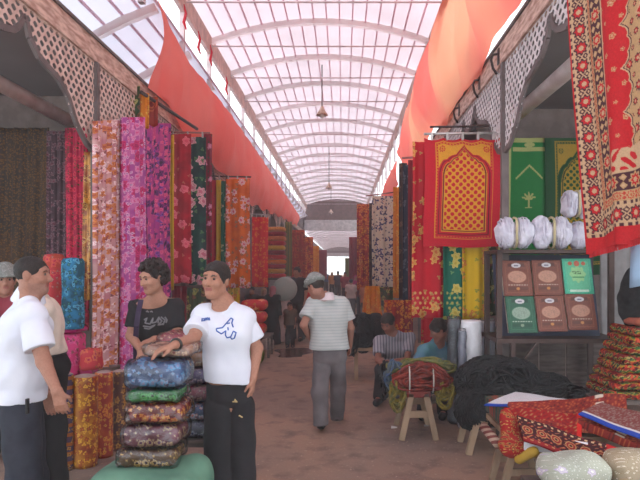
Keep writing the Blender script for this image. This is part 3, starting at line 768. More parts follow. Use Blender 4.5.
hangpx('hanging_fabric', 'green and yellow cloth hanging low behind the boy', 'hanging cloth', 186, 206, 288, 350, 8.4, FB['dark_green_yellow'], folds=2, amp=0.03, seed=24, group='cloths hanging low under the rose bedspreads')
hangpx('hanging_fabric', 'wine red cloth hanging low between the woman and the boy', 'hanging cloth', 172, 187, 286, 352, 8.3, FB['wine_red'], folds=2, amp=0.03, seed=25, group='cloths hanging low under the rose bedspreads')
hangpx('hanging_fabric', 'yellow flowered cloth hanging low behind the shoulder of the boy', 'hanging cloth', 228, 240, 283, 350, 10.3, FB['yellow_red_rose'], folds=2, amp=0.03, seed=26, group='cloths hanging low under the rose bedspreads')

# ------------------------------------------------------------------ stalls on the other side
GQ = 'rugs and bedspreads hanging on the prayer rug side'
a = P(424, 138, 6.0); bq = P(500, 138, 6.0)
pr = hang('hanging_prayer_rug', 'red prayer rug with yellow arch full of red dots on the clip rail', 'prayer rug', (a.x, a.y), (bq.x, bq.y), a.z, CZ + 20 * 6 / F, M['weave'], folds=1.2, amp=0.008, seed=31, group=GQ, pattern=prayer((196, 26, 46), (220, 154, 44), (110, 16, 36)), nx=170, ny=230, clips=4)
hangpx('hanging_bedspread', 'crimson bedspread with gold roses and dotted hem behind the prayer rug', 'bedspread', 412, 468, 142, 318, 6.3, FB['red_yellow_rose'], folds=2.5, amp=0.03, seed=32, group=GQ)
hangpx('hanging_bedspread', 'teal green bedspread with dotted hem below the prayer rug', 'bedspread', 443, 467, 170, 319, 6.22, FB['teal_yellow_rose'], folds=1.2, amp=0.02, seed=33, group=GQ)
hangpx('hanging_bedspread', 'bright yellow bedspread with red roses below the prayer rug', 'bedspread', 462, 489, 175, 319, 6.16, FB['yellow_red_rose'], folds=1.5, amp=0.02, seed=34, group=GQ)
hangpx('hanging_strip', 'thin teal and yellow cloth beside the yellow bedspread', 'cloth strip', 487, 498, 200, 316, 6.4, FB['dark_green_yellow'], folds=1, amp=0.02, seed=35, group=GQ)
def hem_dots(x0, x1, y0, y1, d, c, thing, ycell=5):
    """gold dots printed along a hem: small raised discs sewn through the cloth"""
    m = MB(); px = x0; r = 0; dg = thing.evaluated_get(bpy.context.evaluated_depsgraph_get()); bv = BVHTree.FromObject(thing, bpy.context.evaluated_depsgraph_get())
    org = thing.location
    yy = y0
    while yy <= y1:
        px = x0 + (2.6 if r % 2 else 0)
        while px <= x1:
            eye = Vector((0, 0, CZ)) ; dr = (P(px, yy, 6.0) - eye).normalized()
            hit = bv.ray_cast(eye - org, dr)
            if hit[0] is not None:
                q = hit[0] + org - dr * 0.003
                m.add([q + Vector((0.017 * math.cos(k * PI / 4), -0.002, 0.017 * math.sin(k * PI / 4))) for k in range(8)] , [tuple(range(8))])
            px += 5.2
        yy += ycell; r += 1
    if m.v: m.build('dotted_hem', plain('hem_dots', c, 0.8), thing)
bpy.context.view_layer.update()
for o in list(C.objects):
    if o.name.startswith('hanging_bedspread'):
        lb = o['label']
        if lb.startswith('crimson'): hem_dots(415, 443, 293, 309, 6.3, (222, 176, 100), o)
        if lb.startswith('teal'): hem_dots(447, 462, 293, 311, 6.3, (196, 186, 100), o)
hangpx('hanging_bedspread', 'wine red cloth edge hanging beside the crimson bedspread', 'bedspread', 408, 421, 160, 300, 8.6, FB['wine_red'], folds=1.5, amp=0.03, seed=36, group=GQ)
hangpx('hanging_bedspread', 'dark blue leafy cloth hanging behind the wine red edge', 'bedspread', 403, 412, 165, 300, 9.4, FB['dark_blue_leaf'], folds=1.5, amp=0.03, seed=37, group=GQ)
hangpx('hanging_bedspread', 'dark brown leafy cloth hanging between the amber and blue cloths', 'bedspread', 399, 407, 163, 300, 10.0, FB['dark_leaf'], folds=1.5, amp=0.03, seed=38, group=GQ)
hangpx('hanging_bedspread', 'amber gold cloth hanging beside the cream and navy one', 'bedspread', 393, 404, 187, 298, 11.5, FB['amber_gold'], folds=1.5, amp=0.03, seed=39, group=GQ)
hangpx('hanging_bedspread', 'cream cloth with navy blue flowers hanging by the aisle', 'bedspread', 372, 395, 196, 288, 13.0, FB['navy_cream_floral'], folds=2, amp=0.03, seed=40, group=GQ)
hangpx('hanging_bedspread', 'dark cloth edge between the cream and rust gold cloths', 'bedspread', 369, 374, 203, 292, 15.5, FB['dark_leaf'], folds=1, amp=0.03, seed=41, group=GQ)
hangpx('hanging_bedspread', 'rust and gold leafy cloth hanging past the cream and navy one', 'bedspread', 357, 371, 204, 290, 17.0, FB['rust_gold_leaf'], folds=2, amp=0.04, seed=42, group=GQ)
hangpx('hanging_bedspread', 'dark wine cloth hanging beyond the rust and gold one', 'bedspread', 349, 358, 237, 284, 25.0, FB['wine_red'], folds=2, amp=0.04, seed=43, group=GQ)
hangpx('hanging_bedspread', 'olive cloth hanging farthest on the prayer rug side', 'bedspread', 345, 350, 258, 284, 34.0, FB['olive_stripe'], folds=1, amp=0.04, seed=44, group=GQ)
hangpx('hanging_fabric', 'amber and red draped cloth hanging low beyond the black yarn', 'hanging cloth', 361, 383, 286, 325, 11.0, FB['amber_gold'], folds=3, amp=0.05, seed=45, group='cloths hanging low on the prayer rug side', taper=0.35)
hangpx('hanging_fabric', 'dark green cloth hanging low under the cream and navy cloth', 'hanging cloth', 376, 394, 287, 310, 12.5, FB['dark_green_yellow'], folds=2, amp=0.03, seed=46, group='cloths hanging low on the prayer rug side')
hangpx('hanging_fabric', 'red cloth with cream blossoms hanging behind the seated man in stripes', 'hanging cloth', 384, 413, 300, 345, 9.0, FB['rust_gold_leaf'], folds=3, amp=0.04, seed=47, group='cloths hanging low on the prayer rug side')
hangpx('hanging_fabric', 'red and cream flowered cloth strip between the two seated sellers', 'hanging cloth', 421, 433, 316, 352, 7.1, FB['red_yellow_rose'], folds=1, amp=0.02, seed=48, group='cloths hanging low on the prayer rug side')
hangpx('hanging_fabric', 'plain orange cloth far down the aisle above the crowd', 'hanging cloth', 384, 392, 240, 286, 18.0, FB['scarlet_gold'], folds=1, amp=0.03, seed=49, group='cloths hanging low on the prayer rug side')

# prayer rugs at the back of the book stall
a = P(497, 138, 6.9); b2 = P(547, 138, 6.9)
hang('hanging_prayer_rug', 'green prayer rug with a palm emblem hanging behind the white yarn', 'prayer rug', (a.x, a.y), (b2.x, b2.y), CZ + 129 * 6.9 / F, CZ - 0.1, M['weave'], folds=1, amp=0.012, seed=51, pattern=palm_prayer, nx=90, ny=170, group='prayer rugs behind the white yarn')
a = P(545, 138, 6.85); b2 = P(612, 138, 6.85)
hang('hanging_prayer_rug', 'dark green prayer rug with yellow arch and green dots', 'prayer rug', (a.x, a.y), (b2.x, b2.y), CZ + 129 * 6.85 / F, CZ - 0.1, M['weave'], folds=1.5, amp=0.012, seed=52, pattern=prayer((36, 84, 48), (186, 150, 52), (22, 60, 36)), nx=130, ny=190, group='prayer rugs behind the white yarn')
# the big carpet near the viewer, its second fold in front
cp = hang('hanging_carpet', 'big red carpet with cream and navy floral borders hanging over the stall front', 'carpet', (1.43, 3.62), (1.57, 2.55), 3.72, 1.70, M['weave'], folds=2.2, amp=0.028, seed=61, pattern=lambda x, y, w, h: big_carpet(x * 1.0, y * 1.15, w, h), nx=230, ny=420, thick=0.012, zbot2=1.80, xlean=0.17)
fr = MB()
for i in range(60):
    t = i / 59; p = Vector((1.59 - 0.02 * t, 3.60 - 1.03 * t, 1.715 + 0.1 * t)); fr.tube([p, p + Vector((random.uniform(-0.006, 0.006), 0, -0.035))], 0.006, 4)
fr.build('red_fringe', plain('red_fringe', (204, 40, 46), 0.9), cp)
hang('hanging_fabric', 'pale blue cloth hanging beside the big red carpet', 'hanging cloth', (1.72, 3.35), (2.1, 3.2), 2.1, 1.5, plain('pale_blue_cloth', (150, 178, 206), 0.8), folds=2, amp=0.02, seed=62)

# ------------------------------------------------------------------ red sun cloths
def span_cloth(label, up, lo, xu, xl, mat, billow, seed, ny=20, nx=170, sag=0.0, fold=0.035):
    """cloth stretched along the hall between an upper and a lower line; each given as (depth, height)"""
    def curve(pts, s):
        d = [p[0] for p in pts]; z = [p[1] for p in pts]; dd = d[0] + (d[-1] - d[0]) * s
        return dd, float(np.interp(dd, d, z))
    vs = []; us = []
    for j in range(ny + 1):
        t = j / ny
        for i in range(nx + 1):
            s = (i / nx) ** 1.25
            du, zu = curve(up, s); dl, zl = curve(lo, s)
            y = du + (dl - du) * t; z = zu + (zl - zu) * t; x = xu + (xl - xu) * t
            x += billow * math.sin(PI * t) * (0.6 + 0.4 * math.sin(1.3 * y + seed)) + fold * (math.sin(5.5 * y + 2.5 * t + seed) + 0.5 * math.sin(13 * y - 4 * t + 2 * seed)) * (0.25 + t * (1 - t) * 3)
            z -= sag * math.sin(PI * t) * (0.5 + 0.5 * math.sin(1.9 * y + seed)) + (0.05 * math.sin(3.1 * y) if j == ny else 0)
            vs.append((x, y, z)); us.append((y, z))
    fs = [(j * (nx + 1) + i, j * (nx + 1) + i + 1, (j + 1) * (nx + 1) + i + 1, (j + 1) * (nx + 1) + i) for j in range(ny) for i in range(nx)]
    o = from_data('hanging_sun_cloth', vs, fs, mat, None, True, uvs=us, origin=Vector(vs[0]))
    return tag(o, label, 'sun cloth', 'red cloths shading the hall')
span_cloth('long red sun cloth stretched over the dress fabric stalls', [(6.95, CZ + 3.36), (8.33, CZ + 3.08), (9.5, CZ + 3.12), (11.4, CZ + 3.16), (16, CZ + 3.1), (29, CZ + 2.75)],
           [(6.9, CZ + 2.24), (9.5, CZ + 1.98), (14.6, CZ + 1.64), (22, CZ + 1.95), (29, CZ + 2.15)], -2.32, -2.40, FB['red_sheer'], 0.16, 0.4)
span_cloth('billowing peach red sun cloth above the prayer rug stall', [(3.0, CZ + 4.0), (8.4, CZ + 3.98), (10.6, CZ + 3.82), (13.1, CZ + 3.7), (14.0, CZ + 3.2)],
           [(3.0, CZ + 2.32), (5.0, CZ + 2.34), (6.4, CZ + 2.26), (8.35, CZ + 2.18), (9.7, CZ + 2.36), (13.2, CZ + 2.3)], 1.49, 1.56, FB['peach_sheer'], -0.26, 1.7, sag=0.12, fold=0.055)
span_cloth('short pink red sun cloth farther down the hall on the prayer rug side', [(15.5, CZ + 3.0), (19, CZ + 3.0), (24, CZ + 2.7)], [(14.6, CZ + 2.2), (19, CZ + 2.0), (24, CZ + 1.9)], 1.5, 1.45, FB['red_sheer'], -0.1, 2.7, nx=40)

# ------------------------------------------------------------------ rails and rods that carry them
def rod(name, label, a, b, r, mat, group=None, clips=0):
    mid = (Vector(a) + Vector(b)) / 2
    o = empty(name, mid, label, 'rail', group)
    m = MB(); m.tube([a, b], r, 8); m.build('rod', mat, o, True)
    for k in range(clips):
        p = Vector(a).lerp(Vector(b), (k + 0.5) / clips); c = MB(); c.box((p.x - 0.01, p.y - 0.025, p.z - 0.07), (p.x + 0.01, p.y + 0.01, p.z + 0.012)); c.build('clip', M['clip'], o)
    for e, q in ((a, 1), (b, 1)):
        pass
    return o
GA = 'rails that carry the hanging rugs'
rod('hanging_rail', 'dark slanting bracket bar sticking out below the red sun cloth', P(141, 92, 6.7), P(197, 129, 8.1), 0.022, M['dark_rail'], GA)
rod('hanging_rail', 'thin rail above the rose bedspreads', P(166, 132, 8.05), P(210, 133, 8.05), 0.014, M['pink_rail'], GA, 3)
rod('hanging_rail', 'thin rail above the orange bedspread', P(206, 176, 10.05), P(251, 177, 10.05), 0.014, M['dark_rail'], GA, 5)
rod('hanging_rail', 'thin rail above the scarlet bedspread', P(249, 214, 13.0), P(269, 215, 13.0), 0.014, M['clip'], GA, 4)
rod('hanging_rail', 'steel clip rail holding the red prayer rug', P(424, 134, 5.99), P(501, 133, 5.99), 0.014, M['clip'], GA, 5)
rod('hanging_rail', 'second thin rail just above the prayer rug clips', P(430, 127, 6.2), P(497, 126, 6.2), 0.012, M['dark_rail'], GA)
rod('hanging_rail', 'reddish rail above the wine red cloths', P(402, 158, 8.7), P(425, 157, 8.7), 0.016, M['pink_rail'], GA)
rod('hanging_rail', 'thin rail above the cream and navy cloth', P(366, 196, 13.0), P(396, 192, 13.0), 0.016, M['pink_rail'], GA)
rod('hanging_rail', 'pole that the big red carpet hangs from', (1.45, 3.7, 3.73), (1.58, 2.4, 3.73), 0.025, M['dark_rail'], GA)

# ------------------------------------------------------------------ lamps under the vault
GLP = 'lamps hanging under the vault'
lamp_m = plain('enamel_lamp_shade', (214, 186, 164), 0.4); bulb_m = plain('white_bulb', (245, 240, 235), 0.2)
for px, py, d, lb in ((322, 113, 12.0, 'cone shaded lamp hanging highest under the vault'), (329, 187, 20.0, 'second cone shaded lamp hanging under the vault'), (331, 212, 30.0, 'small lamp hanging before the brown gable')):
    p = P(px, py, d); o = empty('hanging_lamp', p, lb, 'lamp', GLP)
    s = MB(); s.lathe(p, [(0.03, 0.14), (0.04, 0.10), (0.10, 0.0), (0.13, -0.05), (0.12, -0.05), (0.03, 0.09)], 18); sh_ = s.build('lamp_shade', lamp_m, o, True)
    b = MB(); b.lathe(p, [(0.0, -0.12), (0.05, -0.09), (0.06, -0.05), (0.03, 0.02), (0, 0.03)], 14); b.build('bulb', bulb_m, sh_, True)
    c = MB(); c.tube([p + Vector((0, 0, 0.13)), Vector((p.x, p.y, ZE + 0.33))], 0.012, 6); c.build('cord', M['dark_rail'], o)
# ------------------------------------------------------------------ people
M['skin'] = woven('skin', rough=0.55, spec=0.3)
M['shirt_white'] = plain('white_cotton', (222, 224, 234), 0.8, (214, 216, 228))
M['shirt_cream'] = plain('cream_cotton', (232, 216, 200), 0.8)
M['black_cotton'] = plain('black_cotton', (30, 28, 31), 0.85, (38, 35, 38))
M['jeans'] = plain('dark_jeans', (36, 38, 48), 0.85, (48, 50, 60), 9)
M['belt'] = plain('black_belt', (22, 20, 22), 0.4)
M['grey_trousers'] = plain('grey_trousers', (112, 104, 106), 0.85)
M['shoe'] = plain('dark_shoe', (30, 24, 24), 0.5)
M['hair_black'] = plain('short_black_hair', (30, 24, 22), 0.6, (44, 34, 30), 60, bump=0.6, bscale=160)
M['hair_curly'] = plain('curly_dark_hair', (22, 15, 13), 0.55, (46, 28, 22), 30, bump=0.9, bscale=70)
M['print_blue'] = plain('blue_print', (62, 98, 176), 0.7)
M['print_grey'] = plain('grey_print', (136, 134, 138), 0.7)
M['tan_print'] = plain('tan_emblem', (206, 176, 124), 0.6)
M['navy_trim'] = plain('navy_hem', (52, 58, 110), 0.8)
M['bag'] = plain('dark_purple_strap', (62, 46, 74), 0.5)
M['steel'] = plain('watch_steel', (70, 66, 64), 0.3, metal=0.7)

def stripes_mat(name, c, c2, per, duty=0.35, axis=2):
    m, nt, b = new_mat(name, 0.8, 0.15); v = coords(nt, 'OBJ3')
    s = nt.nodes.new('ShaderNodeSeparateXYZ'); nt.links.new(v, s.inputs[0])
    f = math_node(nt, 'FRACT', math_node(nt, 'DIVIDE', s.outputs[axis], per))
    nt.links.new(mix_node(nt, math_node(nt, 'LESS_THAN', f, duty), rgba(c), rgba(c2)), b.inputs['Base Color']); return m
M['polo_stripe'] = stripes_mat('grey_striped_polo', (184, 184, 182), (166, 170, 170), 0.03)
M['cap_grey'] = fabric('grey_tweed_cap', (128, 130, 126), [(60, 0.5, 4, 0.2, (168, 170, 164), (100, 100, 100), 0.5)], coord='OBJ')

def rot(yaw, pitch=0.0, roll=0.0):
    return Matrix.Rotation(yaw, 3, 'Z') @ Matrix.Rotation(roll, 3, 'Y') @ Matrix.Rotation(pitch, 3, 'X')

def head_fields(c, R, s=1.0, female=False):
    """head frame: front is -y, up is z, origin midway between chin and crown"""
    A = np.array([list(r) for r in R]); q = lambda x, y, z: Vector(c) + R @ (Vector((x, y, z)) * s)
    f = Field()
    f.ell(q(0, 0.012, 0.034), (0.075 * s, 0.093 * s, 0.084 * s), A, 0.02)
    f.ell(q(0, -0.026, -0.034), (0.061 * s, 0.070 * s, 0.080 * s), A, 0.03)
    f.cone(q(0, -0.074, -0.095), q(0, -0.068, -0.09), 0.023 * s, k=0.025)
    f.cone(q(-0.045, 0.0, -0.062), q(0, -0.06, -0.09), 0.022 * s, k=0.03)
    f.cone(q(0.045, 0.0, -0.062), q(0, -0.06, -0.09), 0.022 * s, k=0.03)
    f.cone(q(-0.04, -0.074, 0.036), q(0.04, -0.074, 0.036), 0.014 * s, k=0.02)
    f.cone(q(0, -0.088, 0.018), q(0, -0.112, -0.024), 0.008 * s, 0.014 * s, k=0.012)
    f.cone(q(-0.013, -0.098, -0.028), q(0.013, -0.098, -0.028), 0.009 * s, k=0.01)
    f.cone(q(-0.018, -0.088, -0.051), q(0.018, -0.088, -0.051), 0.008 * s, k=0.008)
    f.cone(q(-0.014, -0.087, -0.062), q(0.014, -0.087, -0.062), 0.008 * s, k=0.008)
    for sx in (-1, 1):
        f.ell(q(sx * 0.078, 0.012, -0.002), (0.010 * s, 0.021 * s, 0.033 * s), A, 0.012)
        f.ell(q(sx * 0.04, -0.06, -0.02), (0.026 * s, 0.03 * s, 0.026 * s), A, 0.02)
        f.minus(q(sx * 0.031, -0.103, 0.014), np.array((0.019, 0.016, 0.011)) * s, A, 0.012)
    return f, q, A

def skin_paint(c, R, s, skin, lip=(150, 86, 80), brow=(40, 28, 26), stubble=None):
    Ri = R.transposed(); A = np.array([list(r) for r in Ri])
    sk, lp, bw = L3(skin), L3(lip), L3(brow)
    def f(V):
        col = np.tile(sk, (len(V), 1)); p = (V - np.array(c[:])) @ A.T / s
        hd = (np.abs(p[:, 2]) < 0.14) & (np.hypot(p[:, 0], p[:, 1]) < 0.14)
        fr = hd & (p[:, 1] < -0.05)
        if stubble is not None: col[hd & (p[:, 2] < -0.045) & (p[:, 1] < 0.0) & (p[:, 2] > -0.125)] = L3(stubble)
        col[fr & (p[:, 2] < -0.046) & (p[:, 2] > -0.068) & (np.abs(p[:, 0]) < 0.024)] = lp
        col[fr & (np.abs(p[:, 2] - 0.036 + 0.25 * np.abs(np.abs(p[:, 0]) - 0.03)) < 0.0042) & (np.abs(p[:, 0]) > 0.012) & (np.abs(p[:, 0]) < 0.050)] = bw
        nl = L3(tuple(v * 0.93 for v in skin)); col[fr & (np.abs(p[:, 0]) > 0.008) & (np.abs(p[:, 0]) < 0.012) & (p[:, 2] < -0.03) & (p[:, 2] > -0.038)] = nl * 0.5
        return col
    return f

def hand_fields(f, w, d, n, s=1.0, curl=0.5, thumb=1, spread=0.0):
    """w wrist, d direction of the hand, n direction the palm faces; thumb = +1/-1 side; fingers bend towards n"""
    d = Vector(d).normalized(); n = Vector(n); n = (n - d * n.dot(d)).normalized(); sd = d.cross(n) * thumb
    k = 0.008
    for i in (-1, 0, 1): f.cone(w + sd * (0.018 * i * s), w + d * (0.085 * s) + sd * (0.025 * i * s), 0.015 * s, 0.013 * s, 0.014)
    for i, L in enumerate((0.068, 0.078, 0.072, 0.056)):
        b = w + d * (0.088 * s) + sd * ((1.5 - i) * 0.0195 * s)
        d1 = (d * math.cos(curl * 0.7) + n * math.sin(curl * 0.7) + sd * (1.5 - i) * spread).normalized()
        d2 = (d * math.cos(curl * 1.7) + n * math.sin(curl * 1.7) + sd * (1.5 - i) * spread).normalized()
        m = b + d1 * (L * 0.55 * s); e = m + d2 * (L * 0.5 * s)
        f.cone(b, m, 0.0095 * s, 0.0088 * s, k * 0.6); f.cone(m, e, 0.0088 * s, 0.0075 * s, k * 0.6)
    b = w + d * (0.025 * s) + sd * (0.024 * s); m = b + (d * 0.7 + sd * 0.6 + n * 0.35).normalized() * (0.045 * s); e = m + (d * 0.92 + sd * 0.12 + n * 0.45).normalized() * (0.036 * s)
    f.cone(b, m, 0.013 * s, 0.0105 * s, 0.01); f.cone(m, e, 0.0105 * s, 0.0085 * s, 0.006)

def person(label, root, yaw=0.0, H=1.7, J=None, skin=(176, 128, 106), hyaw=None, hpitch=0.0, hroll=0.0, res=0.008, width=1.0, hand_r=None, hand_l=None, legs=True, stubble=None, group=None, belly=0.0, detail=True, hs=1.0):
    """one continuous body; returns a dict used by the clothing functions.
    J overrides joints in place coordinates; yaw 0 looks at -y (towards the viewer), 90 deg looks to +x"""
    s = H / 1.75; root = Vector(root); R = Matrix.Rotation(yaw, 3, 'Z')
    Lc = lambda x, y, z: root + R @ (Vector((x, y, z)) * s)
    j = dict(pelvis=Lc(0, 0, 0.93), waist=Lc(0, 0, 1.06), chest=Lc(0, 0, 1.30), neck=Lc(0, 0.012, 1.475), head=Lc(0, -0.012, 1.628),
             shR=Lc(-0.175, 0.005, 1.415), shL=Lc(0.175, 0.005, 1.415), elR=Lc(-0.215, 0.02, 1.13), elL=Lc(0.215, 0.02, 1.13), wrR=Lc(-0.21, -0.05, 0.89), wrL=Lc(0.21, -0.05, 0.89),
             hipR=Lc(-0.09, 0, 0.9), hipL=Lc(0.09, 0, 0.9), knR=Lc(-0.1, -0.01, 0.49), knL=Lc(0.1, -0.01, 0.49), anR=Lc(-0.105, 0.02, 0.085), anL=Lc(0.105, 0.02, 0.085),
             toR=Lc(-0.12, -0.14, 0.035), toL=Lc(0.12, -0.14, 0.035))
    for k, v in (J or {}).items(): j[k] = Vector(v)
    ax = (j['shL'] - j['shR']).normalized(); hx = (j['hipL'] - j['hipR']).normalized()
    wd = s * width
    HR = rot(yaw if hyaw is None else hyaw, hpitch, hroll)
    hsc = s * hs if H > 1.3 else s * hs * 1.0
    f, q, A = head_fields(j['head'], HR, hsc)
    f.cone(j['neck'] + Vector((0, 0, -0.03 * s)), j['head'] + HR @ Vector((0, 0.02, -0.06)) * s, 0.054 * s, 0.050 * s, 0.03)
    def torso(F_, g, kk=0.05, hem=None):
        for sx in (-1, 1):
            F_.cone(j['pelvis'] + hx * (sx * 0.072 * wd), j['waist'] + ax * (sx * 0.062 * wd), 0.105 * wd + g, (0.100 + belly) * wd + g, kk)
            F_.cone(j['waist'] + ax * (sx * 0.062 * wd), j['chest'] + ax * (sx * 0.078 * wd), (0.100 + belly) * wd + g, 0.112 * wd + g, kk)
        F_.cone(j['shR'] - ax * (-0.03), j['neck'], 0.045 * s + g, 0.052 * s + g * 0.5, kk)
        F_.cone(j['shL'] - ax * 0.03, j['neck'], 0.045 * s + g, 0.052 * s + g * 0.5, kk)
        for sx, sh in ((-1, 'shR'), (1, 'shL')): F_.cone(j['chest'] + ax * (sx * 0.078 * wd), j[sh], 0.10 * wd + g, 0.058 * s + g, kk)
    torso(f, 0.0)
    for c in 'RL':
        f.cone(j['sh' + c], j['el' + c], 0.052 * s, 0.040 * s, 0.03); f.cone(j['el' + c], j['wr' + c], 0.041 * s, 0.026 * s, 0.015)
        d = (j['wr' + c] - j['el' + c]).normalized()
        h = hand_r if c == 'R' else hand_l
        if h is None: h = dict(d=d, n=(ax * (1 if c == 'R' else -1)), curl=0.55)
        tside = h.get('thumb', None)
        if tside is None:
            dd = Vector(h['d']).normalized(); nn = Vector(h['n']); fwd = R @ Vector((0, -1, 0)); tside = 1 if dd.cross(nn).dot(fwd) > 0 else -1
        hand_fields(f, j['wr' + c], h['d'], h['n'], s * 0.90, h.get('curl', 0.5), tside, h.get('spread', 0.02))
        if legs:
            f.cone(j['hip' + c], j['kn' + c], 0.085 * s, 0.055 * s, 0.04); f.cone(j['kn' + c], j['an' + c], 0.056 * s, 0.040 * s, 0.03)
            f.cone(j['an' + c], j['to' + c], 0.042 * s, 0.030 * s, 0.02)
    o = soft('person', f, M['skin'], None, res, origin=root, colour=skin_paint(j['head'], HR, hsc, skin, stubble=stubble))
    tag(o, label, 'person', group)
    r = dict(o=o, j=j, s=s, ax=ax, hx=hx, R=R, HR=HR, q=q, A=A, res=res, torso=torso, root=root, wd=wd, hs=hsc)
    if detail:
        for sx in (-1, 1):
            e = MB(); c = q(sx * 0.031, -0.0795, 0.0125); rr = 0.0105 * hsc
            for_mat = [(rr * math.sin(a), -rr * math.cos(a)) for a in np.linspace(0, PI, 9)]
            e.lathe((0, 0, 0), for_mat, 14)
            V = np.array(e.v); W = (V @ np.array([list(x) for x in HR]).T) + np.array(c[:])
            n = V / rr
            dist = np.hypot(n[:, 0], n[:, 2]); col = np.tile(L3((126, 104, 94)), (len(V), 1)); col[(n[:, 1] < 0) & (dist < 0.74)] = L3((44, 30, 26))
            from_data('eye', W, e.f, M['skin'], o, True, cols=col)
    return r

def shirt(p, mat, hem, sleeve=0.62, g=0.018, wrinkle=0.006, name='shirt', sleeve_r=(0.07, 0.078), tuck=False, hem_n=(0, 0, -1), neck_cut=0.03, seed=1.0, flare=0.012, neck_front=0.0, rr=None, neck_wide=1.15, neck_tall=1.0):
    j, s = p['j'], p['s']; fs = []
    t = Field(); p['torso'](t, g)
    if not tuck:
        for sx in (-1, 1):
            a = j['pelvis'] + p['hx'] * (sx * 0.075 * p['wd']); t.cone(a, a + (a - j['waist'] - p['hx'] * 0).normalized() * 0 + Vector((0, 0, hem - a.z - 0.03)), 0.108 * p['wd'] + g, 0.112 * p['wd'] + g + flare, 0.05)
    t.wrinkle.append((wrinkle * 1.3, 19, seed)); t.wrinkle.append((wrinkle * 0.6, 44, seed + 2))
    t.cut((0, 0, hem), hem_n)
    up = (j['neck'] - j['chest']).normalized()
    t.cut(j['neck'] + up * neck_cut, up)
    if neck_front:
        fw = p['R'] @ Vector((0, -1, 0)); c = j['neck'] + fw * 0.085 + Vector((0, 0, 0.0))
        t.minus(c, (neck_front * neck_wide, 0.12, neck_front * neck_tall), np.array([list(r) for r in p['R']]), 0.008)
    fs.append(t)
    for c in 'RL':
        if sleeve <= 0: break
        sh, el, wr = j['sh' + c], j['el' + c], j['wr' + c]; q = Field()
        if sleeve <= 1:
            e = sh + (el - sh) * sleeve
            q.cone(sh, e + (el - sh).normalized() * 0.05, sleeve_r[0] * s, sleeve_r[1] * s, 0.03); q.cut(e, (el - sh))
        else:
            e = el + (wr - el) * (sleeve - 1)
            q.cone(sh, el, sleeve_r[0] * s, sleeve_r[1] * s * 0.9, 0.03); q.cone(el, e + (wr - el).normalized() * 0.05, sleeve_r[1] * s * 0.9, sleeve_r[1] * s * 0.8, 0.03)
            q.cut(e, (wr - el))
        q.wrinkle.append((wrinkle, 30, seed + 4)); fs.append(q)
    o = soft(name, fs, mat, p['o'], rr or p['res'], colour=None); p['shirt'] = o
    return o

def trousers(p, mat, top, r=(0.10, 0.085, 0.08), g=0.016, ankle=0.04, wrinkle=0.006, seed=3.0, name='trousers', skirt=None):
    j, s = p['j'], p['s']; t = Field()
    for sx in (-1, 1): t.cone(j['pelvis'] + p['hx'] * (sx * 0.072 * p['wd']), j['waist'] + p['ax'] * (sx * 0.062 * p['wd']), 0.105 * p['wd'] + g, 0.100 * p['wd'] + g, 0.05)
    t.wrinkle.append((wrinkle, 20, seed)); t.cut((0, 0, top), (0, 0, 1)); fs = [t]
    for c in 'RL':
        q = Field(); kn, an = j['kn' + c], j['an' + c]; e = an + (an - kn).normalized() * ankle
        q.cone(j['hip' + c], kn, r[0] * s, r[1] * s, 0.04); q.cone(kn, e + (an - kn).normalized() * 0.06, r[1] * s, r[2] * s, 0.04)
        q.wrinkle.append((wrinkle, 18, seed + 1)); q.wrinkle.append((wrinkle * 0.5, 41, seed)); q.cut(e, (an - kn)); fs.append(q)
    o = soft(name, fs, mat, p['o'], p['res'])
    return o

def shoes(p, mat):
    for c in 'RL':
        a, t = p['j']['an' + c], p['j']['to' + c]; q = Field()
        q.cone(a + Vector((0, 0, -0.035)), t, 0.05 * p['s'], 0.043 * p['s'], 0.02); q.cone(a + (a - t).normalized() * 0.04 + Vector((0, 0, -0.04)), a + Vector((0, 0, -0.03)), 0.04 * p['s'], 0.048 * p['s'], 0.02)
        q.cut((0, 0, max(0.004, min(a.z, t.z) - 0.035 * 1.0) if t.z > 0.06 else 0.004), (0, 0, -1)); soft('shoe', q, mat, p['o'], p['res'])

def hair(p, mat, thick=0.010, front=0.068, side=0.02, back=-0.05, wr=(0.003, 90), name='hair', extra=None, res=None):
    """cap of hair over the skull; front/side/back = how low it reaches (head frame)"""
    q, A, s = p['q'], p['A'], p['hs']; f = Field()
    f.ell(q(0, 0.014, 0.036), ((0.076 + thick) * s, (0.094 + thick) * s, (0.085 + thick) * s), A, 0.02)
    if extra: extra(f, q, A, s)
    f.wrinkle.append((wr[0], wr[1], 1.0)); f.wrinkle.append((wr[0] * 0.6, wr[1] * 2.1, 2.0))
    up = p['HR'] @ Vector((0, 0, 1)); fw = p['HR'] @ Vector((0, -1, 0))
    f.cut(q(0, 0, back), -up)
    f.minus(q(0, -0.105, front - 0.12), np.array((0.10, 0.085, 0.105)) * s, A, 0.006)
    f.minus(q(0, -0.055, side - 0.12), np.array((0.14, 0.062, 0.105)) * s, A, 0.006)
    return soft(name, f, mat, p['o'], res or min(p['res'], 0.007))

def flat_cap(p, mat, name='cap'):
    q, A, s = p['q'], p['A'], p['hs']; f = Field()
    f.ell(q(0, -0.002, 0.078), (0.112 * s, 0.136 * s, 0.05 * s), A, 0.02)
    f.cone(q(-0.05, -0.128, 0.05), q(0.05, -0.128, 0.05), 0.016 * s, k=0.02); f.cone(q(0, -0.14, 0.046), q(0, -0.12, 0.05), 0.016 * s, k=0.02)
    f.cone(q(0, 0.005, 0.05), q(0, 0.005, 0.08), 0.09 * s, 0.094 * s, 0.02)
    f.cut(q(0, 0, 0.034), p['HR'] @ Vector((0, 0, -1)))
    c = soft(name, f, mat, p['o'], min(p['res'], 0.007)); return c

